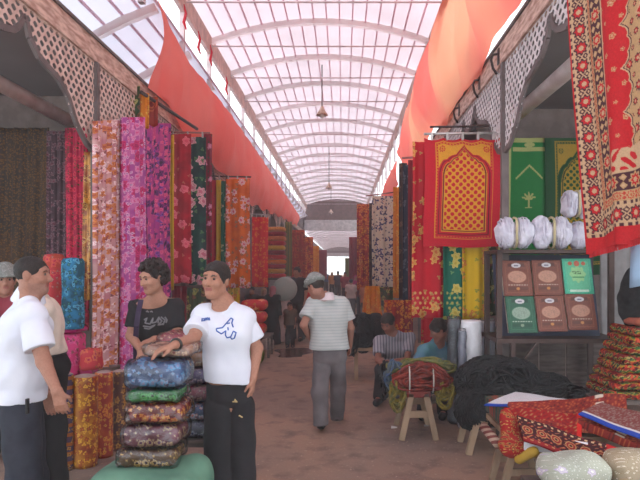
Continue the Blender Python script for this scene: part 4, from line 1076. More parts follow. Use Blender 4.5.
def band(p, a, b, rx, name, mat, cutlo, cuthi):
    f = Field(); f.cone(a, b, rx[0], rx[1]); f.cut(cutlo, Vector(a) - Vector(b)); f.cut(cuthi, Vector(b) - Vector(a))
    return soft(name, f, mat, p.get('shirt', p['o']), min(p['res'], 0.007))

def collar(p, mat, upright=False):
    j = p['j']
    if upright: return band(p, j['neck'] - Vector((0, 0, 0.04)), j['neck'] + Vector((0, 0, 0.07)), (0.118 * p['s'], 0.088 * p['s']), 'collar', mat, j['neck'] - Vector((0, 0, 0.03)), j['neck'] + Vector((0, 0, 0.045)))
    u = (j['head'] - j['neck']).normalized(); a = j['neck'] - u * 0.03; b = j['neck'] + u * 0.07
    return band(p, a, b, (0.10 * p['s'], 0.062 * p['s']), 'collar', mat, j['neck'] - u * 0.025, j['neck'] + u * 0.055)

def belt(p, mat, z, g=0.026, h=0.035):
    t = Field(); j = p['j']
    for sx in (-1, 1): t.cone(j['pelvis'] + p['hx'] * (sx * 0.072 * p['wd']), j['waist'] + p['ax'] * (sx * 0.062 * p['wd']), 0.105 * p['wd'] + g, 0.100 * p['wd'] + g, 0.05)
    t.cut((0, 0, z + h / 2), (0, 0, 1)); t.cut((0, 0, z - h / 2), (0, 0, -1)); return soft('belt', t, mat, p['o'], p['res'])

def draw_on(p, cloth, strokes, r, mat, name):
    """print strokes (pixel polylines) onto the front of a garment"""
    bv = BVHTree.FromPolygons([tuple(v.co) for v in cloth.data.vertices], [tuple(q.vertices) for q in cloth.data.polygons])
    org = parent_origin(cloth); eye = Vector((0, 0, CZ)); m = MB()
    for st in strokes:
        pts = []
        for (a, b), (c, d) in zip(st[:-1], st[1:]):
            n = max(2, int(math.hypot(c - a, d - b) / 0.8))
            for k in range(n): pts.append((a + (c - a) * k / n, b + (d - b) * k / n))
        pts.append(st[-1]); out = []
        for (px, py) in pts:
            dr = (P(px, py, 5) - eye).normalized(); h = bv.ray_cast(eye - org, dr)
            if h[0] is not None: out.append(h[0] + org + h[1] * 0.0005 if h[1].dot(dr) < 0 else h[0] + org - h[1] * 0.0005)
        if len(out) > 1: m.tube(out, r, 6)
    if m.v: return m.build(name, mat, cloth, True)

GRADE = dict(neutral=(176, 128, 106))
# ---- man in white shirt at the edge of the stall, in profile
d = 3.3
root = P(22, 267, d); root.z = 0
J = dict(pelvis=P(20, 402, 3.32), waist=P(22, 372, 3.3), chest=P(25, 330, 3.28), neck=P(29, 297, 3.3), head=P(32.5, 275.5, 3.27),
         shR=P(31, 315, 3.12), shL=P(24, 313, 3.46), elR=P(44, 362, 3.06), elL=P(34, 362, 3.58), wrR=P(57, 391, 3.0), wrL=P(46, 395, 3.6),
         hipR=P(20, 408, 3.22), hipL=P(22, 408, 3.4), knR=P(24, 478, 3.2), knL=P(32, 478, 3.42), anR=P(16, 532, 3.25), anL=P(26, 532, 3.45), toR=P(42, 540, 3.22), toL=P(54, 540, 3.42))
p = person('person in a white short-sleeved shirt and dark jeans, standing in profile before the dim stall', root, PI / 2 + 0.1, 1.70, J, (168, 118, 98), hyaw=PI / 2 + 0.18, hpitch=0.05, res=0.007, width=1.02, hs=0.93, belly=0.008, stubble=(156, 112, 96),
           hand_r=dict(d=(0.25, 0.0, -1), n=(-0.2, 1, 0), curl=0.5))
shirt(p, M['shirt_white'], CZ - 0.775, 0.72, 0.02, 0.007, sleeve_r=(0.072, 0.084), neck_cut=0.02)
collar(p, M['shirt_white'])
hair(p, M['hair_black'], 0.005, 0.086, 0.018, -0.07, (0.002, 120))
t = trousers(p, M['jeans'], CZ - 0.72, (0.112, 0.092, 0.09)); shoes(p, M['shoe'])
bl = belt(p, M['belt'], CZ - 0.77, 0.024)
ph = MB(); c = P(31, 404, 3.16); ph.box((c.x - 0.006, c.y - 0.05, c.z - 0.045), (c.x + 0.01, c.y - 0.03, c.z + 0.04)); ph.build('phone_pouch', M['belt'], bl, bevel=0.003)

# ---- man in cream shirt behind him
root = P(42, 267, 3.98); root.z = 0
J = dict(head=P(33, 277, 3.98), neck=P(37, 299, 4.0), pelvis=P(44, 368, 4.0), waist=P(45, 350, 4.0), chest=P(43, 325, 4.0), shR=P(41, 310, 3.84), shL=P(47, 308, 4.16), elR=P(36, 350, 3.8), wrR=P(30, 380, 3.72), elL=P(44, 350, 4.3), wrL=P(36, 378, 4.3))
p = person('person in a cream shirt mostly hidden behind the white-shirted person in profile', root, -PI / 2 - 0.5, 1.68, J, (176, 128, 106), hyaw=-PI / 2, res=0.009)
shirt(p, M['shirt_cream'], CZ - 0.61, 0.62, 0.024, 0.008, tuck=True, neck_cut=0.02, seed=3)
hair(p, M['hair_black'], 0.007, 0.07, 0.03, -0.06)
trousers(p, M['black_cotton'], CZ - 0.58); belt(p, M['belt'], CZ - 0.605); shoes(p, M['shoe'])

# ---- person with embroidered cap at the picture's edge
root = P(4, 267, 4.75); root.z = 0
p = person('person in a grey and black cap, half hidden at the mouth of the dim stall', root, 0.6, 1.66, dict(head=P(5, 281, 4.75), neck=P(4, 300, 4.78)), (170, 120, 100), res=0.011)
shirt(p, plain('rose_shirt', (150, 60, 74), 0.8), CZ - 0.75, 0.62, 0.02)
trousers(p, M['black_cotton'], CZ - 0.7); shoes(p, M['shoe'])
hair(p, M['hair_black'], 0.008, 0.05, 0.02, -0.06)
flat_cap(p, M['cap_grey'])

# ---- woman in black top
d = 4.22
root = P(157, 267, 4.3); root.z = 0
J = dict(head=P(152.5, 277.5, 4.16), neck=P(156, 299, 4.24), chest=P(157, 322, 4.24), waist=P(158, 350, 4.28), pelvis=P(159, 368, 4.3),
         shR=P(138, 307, 4.2), shL=P(175, 306, 4.28), elR=P(131, 336, 4.14), wrR=P(141, 350, 3.98), elL=P(178, 339, 4.16), wrL=P(154, 339, 4.02))
p = person('person with curly dark hair in a black top, looking down over the wrapped blankets', root, -0.12, 1.62, J, (186, 134, 112), hyaw=-0.58, hpitch=0.30, res=0.007, width=0.92,
           hand_r=dict(d=(0.45, -0.6, -0.6), n=(0.3, 0.1, -0.8), curl=0.7), hand_l=dict(d=(-0.8, -0.35, -0.3), n=(0, 0.2, -1), curl=0.5))
def curly_hair(p, mat):
    q, A, s = p['q'], p['A'], p['hs']; rnd = random.Random(5); f = Field()
    f.ell(q(0, 0.02, 0.038), (0.088 * s, 0.098 * s, 0.092 * s), A, 0.02); f.minus(q(0, -0.105, -0.055), np.array((0.10, 0.09, 0.12)) * s, A, 0.006); f.cut(q(0, 0, -0.08), p['HR'] @ Vector((0, 0, -1)))
    g = Field(); n = 0
    while n < 230:
        x, y, z = rnd.gauss(0, 1), rnd.gauss(0, 1), rnd.gauss(0, 1); L = math.sqrt(x * x + y * y + z * z); x, y, z = x / L, y / L, z / L
        if y < -0.15 and z < 0.52: continue
        if z < -0.85: continue
        rj = rnd.uniform(0.94, 1.12); n += 1
        g.ell(q(x * 0.098 * rj, 0.022 + y * 0.108 * rj, 0.022 + z * 0.115 * rj), (rnd.uniform(0.011, 0.02) * s,) * 3, None, 0.006)
    g.wrinkle.append((0.003, 110, 1.0))
    return soft('hair', [f, g], mat, p['o'], 0.005)
curly_hair(p, M['hair_curly'])
tp = shirt(p, M['black_cotton'], CZ - 0.66, 0.72, 0.016, 0.004, sleeve_r=(0.066, 0.07), neck_cut=0.0, name='black_top', neck_front=0.085, neck_wide=1.5, neck_tall=0.85)
trousers(p, M['black_cotton'], CZ - 0.64); shoes(p, M['shoe'])
draw_on(p, tp, [[(144, 320), (147, 318), (145, 323), (150, 324), (153, 318), (152, 323), (156, 322), (159, 317), (158, 323)], [(143, 326), (150, 327), (155, 325), (149, 329), (144, 328)], [(159, 318), (162, 321), (158, 325), (163, 324)], [(161, 317), (165, 320), (163, 325)], [(165, 317), (167, 320), (166, 323)]], 0.006, M['print_grey'], 'shirt_print')
draw_on(p, tp, [[(146, 312), (147.5, 311), (148.5, 312.5)], [(150, 312), (151.5, 311.2), (152.5, 312.5)]], 0.005, M['print_grey'], 'shirt_print')
st = MB(); pts = [P(141, 300, 4.12), P(138.5, 312, 4.07), P(136.5, 326, 4.06), P(135.5, 342, 4.1), P(136, 362, 4.18)]
for a, b in zip(pts[:-1], pts[1:]): st.bar(a, b, 0.035, 0.012, (0, 1, 0))
st.build('bag_strap', M['bag'], p['o'])
bg_ = Field(); bg_.rbox(P(137, 376, 4.22), (0.075, 0.05, 0.13), 0.04); bg_.wrinkle.append((0.006, 20, 1)); soft('shoulder_bag', bg_, M['bag'], p['o'], 0.01)

# ---- boy in white printed T-shirt
root = P(228, 267, 3.5); root.z = 0
J = dict(head=P(216, 280, 3.44), neck=P(224, 304, 3.5), chest=P(226, 335, 3.48), waist=P(228, 372, 3.5), pelvis=P(229, 396, 3.5),
         shR=P(203, 318, 3.44), shL=P(243, 319, 3.54), elR=P(193, 339, 3.30), wrR=P(175, 345, 3.07), elL=P(257, 348, 3.58), wrL=P(253, 379, 3.5),
         hipR=P(219, 406, 3.48), hipL=P(240, 406, 3.52), knR=P(219, 478, 3.46), knL=P(241, 478, 3.5), anR=P(219, 528, 3.52), anL=P(241, 528, 3.56), toR=P(213, 536, 3.36), toL=P(240, 536, 3.38))
p = person('person in a blue-printed white T-shirt with one hand on the wrapped blankets', root, -0.2, 1.66, J, (178, 126, 104), hyaw=-0.28, hpitch=0.02, hroll=0.06, res=0.0065, width=0.73, hs=0.96,
           hand_r=dict(d=(-0.85, -0.35, -0.25), n=(0.0, 0.1, -1), curl=0.45, spread=0.06), hand_l=dict(d=(-0.1, -0.1, -1), n=(-1, 0.2, 0), curl=0.6))
tee = shirt(p, M['shirt_white'], CZ - 0.80, 0.72, 0.022, 0.006, sleeve_r=(0.068, 0.084), neck_cut=0.012, name='t_shirt', hem_n=(-0.12, 0, -1), neck_front=0.045)
hair(p, M['hair_black'], 0.011, 0.086, 0.016, -0.065, (0.002, 110))
tr = trousers(p, M['black_cotton'], CZ - 0.72, (0.098, 0.092, 0.10)); shoes(p, M['shoe'])
K = lambda x, y: (195 + x / 9.14, 305 + y / 9.14)
draw_on(p, tee, [[K(*q) for q in ((195, 215), (250, 208), (288, 165), (330, 118), (347, 132), (336, 165), (350, 205))], [K(*q) for q in ((318, 165), (292, 172))], [K(*q) for q in ((195, 215), (197, 236), (240, 264), (282, 236), (278, 276), (292, 300), (322, 292), (336, 312), (360, 302), (376, 252), (350, 240), (326, 292))], [K(*q) for q in ((300, 205), (304, 232))]], 0.0042, M['print_blue'], 'bird_print')
def letters(word, x, y, w, h, gap, slant=0.0, rise=0.0):
    G = {'K': [[(0, 0), (0, 1)], [(1, 0), (0, .5), (1, 1)]], 'A': [[(0, 1), (.5, 0), (1, 1)], [(.2, .65), (.8, .65)]], 'P': [[(0, 1), (0, 0), (.9, .05), (.9, .5), (0, .55)]]}
    out = []
    for i, ch in enumerate(word):
        for st in G[ch]: out.append([(x + i * (w + gap) + u * w - slant * v, y + v * h - rise * i) for u, v in st])
    return out
draw_on(p, tee, letters('KAPPA', 202.0, 318.4, 1.25, 3.0, 0.45, 0.3, 0.25), 0.003, M['print_blue'], 'chest_lettering')
em = [[(233.0, 402.2), (233.4, 401.6)], [(234.0, 402.3), (235.2, 399.6)], [(235.6, 402.3), (237.0, 399.0)]]
draw_on(p, tr, [[(232.6, 402.0), (233.2, 401.2)], [(233.6, 402.2), (234.9, 400)], [(235.2, 402.3), (234.9, 398.9)], [(236.4, 402.3), (235.2, 399.4)], [(237.2, 402.2), (236, 400.5)]], 0.0035, M['tan_print'], 'trouser_emblem')
draw_on(p, tr, [[(238.8, 415.4), (240.5, 416.2), (242.4, 417.4)]], 0.005, M['tan_print'], 'trouser_tag')
wv = p['j']['wrR']; dd = (p['j']['wrR'] - p['j']['elR']).normalized()
wb = MB(); rg = [wv - dd * 0.015 + (dd.orthogonal().normalized() * math.cos(a) + dd.cross(dd.orthogonal().normalized()) * math.sin(a)) * 0.031 for a in np.linspace(0, 2 * PI, 17)[:-1]]
wb.tube(rg, 0.008, 6, closed=True); wb.build('wristwatch', M['steel'], p['o'], True)

# ---- man in striped polo walking away
root = P(329, 267, 5.63); root.z = 0
J = dict(head=P(316, 287, 5.53), neck=P(325, 297, 5.62), chest=P(328, 318, 5.63), waist=P(329, 342, 5.63), pelvis=P(330, 357, 5.63),
         shR=P(343, 304.5, 5.68), shL=P(312, 304.5, 5.58), elR=P(351, 328, 5.7), wrR=P(350, 346, 5.82), elL=P(303.5, 325, 5.48), wrL=P(309, 337, 5.66),
         hipR=P(337, 362, 5.64), hipL=P(322, 362, 5.62), knR=P(338, 390, 5.72), knL=P(320, 393, 5.52), anR=P(337, 416, 5.95), anL=P(321, 421, 5.5), toR=P(338, 419.5, 6.08), toL=P(322, 424.5, 5.66))
p = person('person in a grey flat cap and striped polo shirt walking away down the aisle', root, PI, 1.56, J, (168, 116, 98), hyaw=PI + 0.75, hpitch=0.32, res=0.008, width=1.02, belly=0.012)
shirt(p, M['polo_stripe'], CZ - 0.82, 0.66, 0.022, 0.006, sleeve_r=(0.078, 0.092), neck_cut=0.05, name='polo_shirt')
collar(p, plain('pinkish_collar', (226, 206, 210), 0.8), True)
hair(p, plain('grey_hair', (58, 48, 44), 0.7), 0.006, 0.05, 0.0, -0.06)
flat_cap(p, M['cap_grey'], 'flat_cap')
trousers(p, M['grey_trousers'], CZ - 0.78, (0.105, 0.088, 0.08), wrinkle=0.008); shoes(p, M['shoe'])

# ---- seated sellers beside the prayer rug stall
root = P(393, 267, 6.95); root.z = 0
J = dict(head=P(388, 323, 6.72), neck=P(395, 335, 6.82), chest=P(398, 349, 6.9), waist=P(400, 366, 6.98), pelvis=P(400, 374, 7.0), shR=P(379, 342, 6.76), shL=P(410, 338, 6.9),
         elR=P(378, 360, 6.6), wrR=P(388, 366, 6.42), elL=P(407, 360, 6.66), wrL=P(389, 362, 6.46), hipR=P(392, 378, 6.98), hipL=P(406, 378, 6.98), knR=P(382, 370, 6.56), knL=P(402, 372, 6.5), anR=P(380, 396, 6.6), anL=P(398, 398, 6.52),
         toR=P(376, 403, 6.48), toL=P(394, 404, 6.4))
p = person('person in a grey striped shirt sitting bent over behind the coloured ropes', root, -0.45, 1.66, J, (150, 98, 82), hyaw=-0.6, hpitch=0.55, res=0.011)
shirt(p, stripes_mat('striped_shirt', (156, 150, 156), (104, 100, 112), 0.036, 0.4, 0), CZ - 1.4, 0.7, 0.02, tuck=True, neck_cut=0.075)
hair(p, M['hair_black'], 0.010, 0.066, 0.02, -0.05); trousers(p, M['black_cotton'], CZ - 1.2); shoes(p, M['shoe'])
root = P(437, 267, 6.3); root.z = 0
J = dict(head=P(438.5, 330, 6.02), neck=P(438, 343, 6.12), chest=P(436, 356, 6.18), waist=P(438, 374, 6.26), pelvis=P(440, 382, 6.3), shR=P(424, 351, 6.04), shL=P(450, 350, 6.2),
         elR=P(413, 368, 5.96), wrR=P(405, 376, 5.86), elL=P(452, 374, 6.06), wrL=P(440, 380, 5.9), hipR=P(430, 386, 6.28), hipL=P(446, 386, 6.28), knR=P(424, 384, 5.98), knL=P(444, 384, 5.96), anR=P(424, 410, 6.0), anL=P(444, 410, 6.0), toR=P(422, 417, 5.88), toL=P(442, 417, 5.88))
p = person('person in a teal shirt sitting with back bent below the teal bedspread', root, -0.5, 1.62, J, (150, 98, 82), hyaw=-1.5, hpitch=0.45, res=0.011)
shirt(p, plain('teal_shirt', (72, 124, 128), 0.8, (88, 120, 150)), CZ - 1.35, 1.7, 0.022, tuck=True, neck_cut=0.055, sleeve_r=(0.075, 0.066))
hair(p, M['hair_black'], 0.014, 0.06, 0.0, -0.08); trousers(p, M['black_cotton'], CZ - 1.15); shoes(p, M['shoe'])

# ---- people farther down the aisle
def far_person(label, px, ytop, yfoot, d, shirt_c, leg_c, yaw, scarf=None, hairc=None, cap=None, dress=False, skin=(170, 118, 98), child=False, zfoot=0.0, group='people farther down the aisle', J=None, res=None):
    root = P(px, HY, d); root.z = 0
    H = (CZ + (HY - ytop) * d / F)
    H = max(0.6, H)
    r = res or (0.013 if d < 14 else 0.02 if d < 22 else 0.03)
    p = person(label, root, yaw, H, J, skin, res=r, detail=d < 12, group=group, hs=1.0 if not child else 1.35)
    if dress:
        f = Field(); j = p['j']; p['torso'](f, 0.02)
        f.cone(j['pelvis'], (j['pelvis'].x, j['pelvis'].y, 0.05), 0.16 * p['s'], 0.25 * p['s'], 0.06); f.wrinkle.append((0.012, 17, 2)); f.cut((0, 0, 0.03), (0, 0, -1)); f.cut(j['neck'] + Vector((0, 0, 0.02)), (0, 0, 1))
        g = [f]
        for c in 'RL':
            q = Field(); q.cone(j['sh' + c], j['el' + c], 0.07 * p['s']); q.cone(j['el' + c], j['wr' + c], 0.065 * p['s'], 0.07 * p['s']); q.cut(j['wr' + c], j['wr' + c] - j['el' + c]); g.append(q)
        soft('long_dress', g, plain('dress_cloth', shirt_c, 0.85), p['o'], r)
    else:
        shirt(p, plain('shirt_cloth', shirt_c, 0.8), p['j']['pelvis'].z - 0.02, 0.75, 0.02)
        trousers(p, plain('trouser_cloth', leg_c, 0.85), p['j']['waist'].z)
        shoes(p, M['shoe'])
    if scarf:
        f = Field(); q = p['q']; s = p['hs']; f.ell(q(0, 0.016, 0.03), (0.094 * s, 0.112 * s, 0.10 * s), p['A'], 0.02); f.cone(q(0, 0.04, -0.03), q(0, 0.05, -0.15), 0.08 * s, 0.085 * s, 0.04)
        f.minus(q(0, -0.11, -0.02), np.array((0.058, 0.075, 0.085)) * s, p['A'], 0.01); soft('headscarf', f, plain('scarf_cloth', scarf, 0.8), p['o'], r * 0.8)
    elif cap: flat_cap(p, plain('cap_cloth', cap, 0.8))
    else: hair(p, M['hair_black'] if not hairc else plain('hair', hairc, 0.7), 0.012, 0.06, 0.02, -0.06, res=r * 0.8)
    return p
far_person('person in a long black dress and pink scarf with back turned, beside the round pan', 273, 286, 348, 11.6, (26, 22, 26), (26, 22, 26), PI - 0.4, scarf=(168, 96, 104), dress=True)
far_person('person in black with a beige scarf in front of the scarlet bedspread', 264, 288, 348, 12.2, (34, 28, 30), (26, 22, 26), 0.4, scarf=(176, 152, 118), dress=True)
far_person('person in dark clothes under the orange bedspread, face turned to the aisle', 252, 287, 348, 12.4, (44, 30, 32), (26, 22, 26), -0.3)
far_person('person in a pale cream robe next to the black dress and pink scarf', 283, 293, 348, 12.0, (206, 178, 170), (150, 120, 110), PI - 0.2, scarf=(206, 170, 160), dress=True)
far_person('small child in an olive striped jacket walking towards the viewer', 290, 303, 347.5, 11.25, (92, 76, 60), (40, 32, 32), 0.0, child=True)
c = far_person('person in dark clothes holding up the round pan', 297, 267, 345, 12.3, (44, 34, 38), (40, 34, 36), -0.3, J=None)
far_person('person in a red top beside the grey flat cap', 306, 284, 340, 13.0, (196, 58, 50), (60, 40, 40), 0.6, scarf=(186, 60, 54))
far_person('person in a cream shirt walking beyond the striped polo shirt', 351, 279, 318, 17.5, (220, 196, 188), (80, 70, 70), PI)
for k, (px, yt, d_, sc, sf, lb) in enumerate((
    (345, 272, 24, (170, 70, 84), None, 'person in a rose shirt in the far crowd'), (338, 271, 27, (70, 66, 80), None, 'person in a grey shirt in the far crowd'),
    (332, 272, 30, (190, 120, 60), (196, 130, 70), 'person in an ochre scarf in the far crowd'), (326, 271, 34, (60, 80, 120), None, 'person in a blue shirt in the far crowd'),
    (356, 275, 20, (180, 60, 110), (196, 70, 120), 'person in a magenta scarf beneath the dark wine cloth'), (361, 277, 18, (120, 60, 70), None, 'person in a dull red shirt under the rust and gold cloth'),
    (319, 272, 40, (90, 110, 150), None, 'person in a pale blue shirt near the hall exit'), (366, 281, 15.5, (196, 120, 90), (186, 90, 70), 'person in an orange scarf beside the amber draped cloth'))):
    far_person(lb, px, yt, 0, d_, sc, (60, 52, 56), (PI if k % 2 else 0.2), scarf=sf)
# ------------------------------------------------------------------ goods
rnd = random.Random(11)
def noisy_box(c, h, rr, wr, seed, R=None):
    f = Field(); f.rbox(c, h, rr, R, 0.01); f.wrinkle.append((wr, 26, seed)); f.wrinkle.append((wr * 0.5, 61, seed + 1)); return f
def zrot(a): return np.array([list(r) for r in Matrix.Rotation(a, 3, 'Z')])
M['film'] = film('clear_plastic', (236, 236, 246), 0.72)
M['cardboard'] = plain('roll_end', (176, 150, 146), 0.8)

# ---- upright gold cloth rolls before the dress fabrics
GG = 'glittering cloth rolls standing on the floor'
def roll(px, pw, ytop, ybot, d, mat, label, lean=0.0):
    b = P(px, ybot, d); r = pw / 2 * d / F; z1 = CZ + (HY - ytop) * d / F
    o = empty('cloth_roll', (b.x, b.y, 0), label, 'cloth roll', GG)
    n = 30; prof = [(r * 0.55, 0.012), (r * 0.97, 0.0), (r, 0.03)] + [(r * (1 + 0.012 * math.sin(7 * t)), 0.03 + (z1 - 0.04) * t) for t in np.linspace(0.05, 1, 18)] + [(r * 0.96, z1), (r * 0.3, z1 - 0.004)]
    m = MB(); m.lathe((b.x, b.y, 0), prof, n); bm_v = np.array(m.v); bm_v[:, 0] += lean * bm_v[:, 2]
    ang = np.arctan2(bm_v[:, 1] - b.y, bm_v[:, 0] - b.x - lean * bm_v[:, 2]); uv = np.stack([(ang + PI) * r, bm_v[:, 2]], 1)
    rc_ = from_data('rolled_cloth', bm_v, m.f, mat, o, True, uvs=uv)
    e = MB(); e.lathe((b.x + lean * z1, b.y, 0), [(0, z1 + 0.012), (r * 0.45, z1 + 0.012), (r * 0.8, z1 + 0.003), (r * 0.82, z1 - 0.03)], 20); e.build('roll_end', M['cardboard'], rc_, True)
    return o
roll(68, 10, 374, 470, 4.48, FB['banded_roll'], 'thin roll with purple and gold bands standing next to the dark jeans')
roll(85, 24, 376, 466, 4.58, FB['gold_red_roll'], 'thick bright gold cloth roll standing before the dim stall')
roll(104, 17, 372, 458, 4.8, FB['red_gold_roll'], 'red and gold cloth roll standing between the bright gold and brown rolls')
roll(119, 14, 371, 450, 4.98, FB['brown_gold_roll'], 'dark brown and gold cloth roll beside the wrapped blankets')

# ---- bench inside the stall with rolls on it
bx0, bx1 = P(40, 0, 5.3).x, P(92, 0, 5.3).x
o = empty('stall_bench', ((bx0 + bx1) / 2, 5.45, 0), 'low wooden bench under the pink cloth bundles in the dim stall', 'bench')
m = MB(); m.box((bx0 - 0.3, 5.15, 0.56), (bx1 + 0.05, 5.85, 0.60)); m.build('bench_top', M['plank'], o)
for x in (bx0 - 0.25, bx1):
    for y in (5.2, 5.8):
        m = MB(); m.box((x - 0.03, y - 0.03, 0), (x + 0.03, y + 0.03, 0.56)); m.build('leg', M['plank'], o)
GB = 'cloth bundles on the stall bench'
def bundle(name, label, cat, c, h, mat, seed, grp, rr=0.05, wr=0.008, R=None, res=0.012):
    o = soft(name, noisy_box(c, h, rr, wr, seed, R), mat, None, res, origin=(c[0], c[1], c[2] - h[2])); return tag(o, label, cat, grp)
FB['pink_bundle'] = fabric('pink_bundle', (206, 60, 120), [(14, 0.5, 5, 0.3, (226, 96, 150), (150, 30, 90), 0.6), (20, 0.36, 3, 0.4, (120, 90, 70), (160, 50, 90), 0.4)], coord='OBJ')
FB['rose_bundle'] = fabric('rose_bundle', (186, 56, 66), [(14, 0.5, 5, 0.3, (214, 116, 76), (160, 30, 70), 0.6), (20, 0.36, 3, 0.4, (120, 90, 60), (190, 80, 60), 0.4)], coord='OBJ')
FB['red_bundle'] = fabric('red_bundle', (196, 40, 44), [(9, 0.5, 5, 0.3, (222, 110, 80), (236, 190, 140), 0.5), (14, 0.36, 3, 0.4, (206, 140, 60), (170, 30, 40), 0.4)], coord='OBJ', coat=0.4)
c = P(73, 351, 5.3); bundle('cloth_bundle', 'bright pink flowered cloth bundle standing under the blue roll', 'cloth bundle', (c.x, c.y, 0.6 + 0.2), (0.085, 0.12, 0.2), FB['pink_bundle'], 1, GB)
c = P(88, 355, 5.35); bundle('cloth_bundle', 'mauve flowered cloth bundle beside the bright pink one', 'cloth bundle', (c.x, c.y, 0.6 + 0.12), (0.075, 0.1, 0.12), FB['pink_bundle'], 2, GB)
c = P(98, 362, 5.1); bundle('cloth_bundle', 'red and green cloth bundle heaped on the bright gold roll side of the bench', 'cloth bundle', (-2.3, 5.12, 0.78), (0.085, 0.09, 0.1), FB['rose_bundle'], 3, GB)
tag(bundle('folded_cloth', 'flat purple folded cloth right under the blue roll', 'folded cloth', (P(72, 0, 5.3).x, 5.3, 1.025), (0.10, 0.13, 0.022), FB['pink_lilac_floral'], 3, None, rr=0.02, wr=0.003), None)
def upright(px, pw, y0, zb, d, mat, label):
    b = P(px, 300, d); r = pw / 2 * d / F; z1 = CZ + (HY - y0) * d / F
    o = empty('cloth_roll', (b.x, b.y, zb), label, 'cloth roll', 'cloth rolls standing on the bench')
    m = MB(); m.lathe((b.x, b.y, zb), [(0, 0), (r * 0.95, 0), (r, 0.03)] + [(r * (1 + 0.03 * math.sin(9 * t)), 0.03 + (z1 - zb - 0.06) * t) for t in np.linspace(0.05, 1, 14)] + [(r * 0.85, z1 - zb - 0.005), (r * 0.4, z1 - zb)], 26)
    v = np.array(m.v); a = np.arctan2(v[:, 1] - b.y, v[:, 0] - b.x); from_data('rolled_cloth', v, m.f, mat, o, True, uvs=np.stack([(a + PI) * r, v[:, 2]], 1))
    e = MB(); e.lathe((b.x, b.y, z1), [(r * 0.42, -0.002), (r * 0.3, 0.004), (0, 0.002)], 16); e.build('roll_end', mat, o, True)
upright(73, 21, 258, 1.047, 5.22, FB['blue_swirl'], 'blue swirl-patterned cloth roll standing on the folded purple cloth')
upright(54, 19, 254, 0.6, 5.5, FB['rose_tangle'], 'rose and orange cloth roll standing behind the person in the cream shirt')
upright(64, 7, 257, 0.6, 5.62, FB['crimson_floral'], 'slim crimson cloth roll squeezed beside the blue one')

# ---- wrapped blankets stacked before the boy, on a green cloth bundle
GW = 'blankets wrapped in clear plastic stacked on the green bundle'
gb = Field(); c = P(160, 500, 3.2); gb.rbox((c.x, 3.06, 0.265), (0.32, 0.235, 0.275), 0.12); gb.cone((c.x + 0.1, 3.08, 0.44), (c.x + 0.22, 3.12, 0.48), 0.09, 0.09, 0.1); gb.wrinkle += [(0.014, 11, 2), (0.006, 30, 1)]; gb.cut((0, 0, 0.001), (0, 0, -1))
g = soft('cloth_bundle', gb, plain('green_cloth', (96, 134, 112), 0.85, (80, 116, 98)), None, 0.012, origin=(c.x, 3.06, 0)); tag(g, 'big green cloth bundle under the stack of wrapped blankets', 'cloth bundle')
sw = Field(); sw.cone((c.x - 0.26, 2.83, 0.40), (c.x + 0.25, 2.86, 0.42), 0.012, 0.012, 0.01); soft('seam_fold', sw, plain('green_cloth_dark', (70, 104, 88), 0.9), g, 0.008)
def blanket(px, py, d, hw, hh, hd, cols, label, seed, rz=0.0, grp=GW):
    c = P(px, py, d); o = empty('wrapped_blanket', (c.x, c.y, c.z - hh), label, 'wrapped blanket', grp)
    mt = fabric('blanket_%d' % seed, cols[0], [(20, 0.5, 5, 0.3, cols[1], cols[2], 0.6), (34, 0.4, 4, 0.35, cols[2], cols[1], 0.45)], coord='OBJ', bg2=tuple(v * 0.75 for v in cols[0]), coat=0.5)
    f = Field(); f.rbox(c, (hw, hd, hh), hh * 0.85, zrot(rz), 0.01); f.wrinkle.append((0.004, 24, seed)); soft('blanket', f, mt, o, 0.009)
    f = Field(); f.rbox(c, (hw + 0.016, hd + 0.01, hh + 0.004), hh * 0.7, zrot(rz), 0.01); f.wrinkle += [(0.006, 33, seed + 2), (0.005, 71, seed)]
    soft('plastic_wrap', f, M['film'], o, 0.009)
    return o
# heights add up from the green bundle's top
ztop = 0.545
spec = [(153, 0.049, 0.152, ((96, 66, 40), (190, 150, 80), (56, 36, 30)), 'bronze wrapped blanket lowest in the front stack', 0.05),
        (157, 0.061, 0.15, ((112, 56, 72), (190, 160, 120), (90, 40, 80)), 'mauve and gold wrapped blanket second from the bottom of the front stack', -0.03),
        (161, 0.053, 0.145, ((120, 20, 20), (190, 70, 40), (216, 160, 70)), 'dark red wrapped blanket in the middle of the front stack', 0.02),
        (159, 0.030, 0.128, ((24, 120, 50), (70, 170, 80), (16, 70, 40)), 'thin green wrapped blanket above the dark red one', 0.0),
        (160, 0.070, 0.152, ((58, 92, 140), (60, 150, 200), (130, 140, 180)), 'blue wrapped blanket near the top of the front stack', 0.04)]
z = ztop
for k, (px, hh, hw, cols, lb, rz) in enumerate(spec):
    d_ = 3.10; py = HY - (z + hh - CZ) * F / d_
    blanket(px, py, d_, hw, hh, 0.125, cols, lb, 21 + k, rz); z += 2 * hh + 0.010
TOP = z
py = HY - (TOP + 0.034 - CZ) * F / 3.19
blanket(173, py, 3.19, 0.125, 0.03, 0.10, ((196, 150, 130), (222, 190, 150), (150, 80, 70)), 'pinkish gold wrapped blanket on top, under the hand with the watch', 31, -0.1)
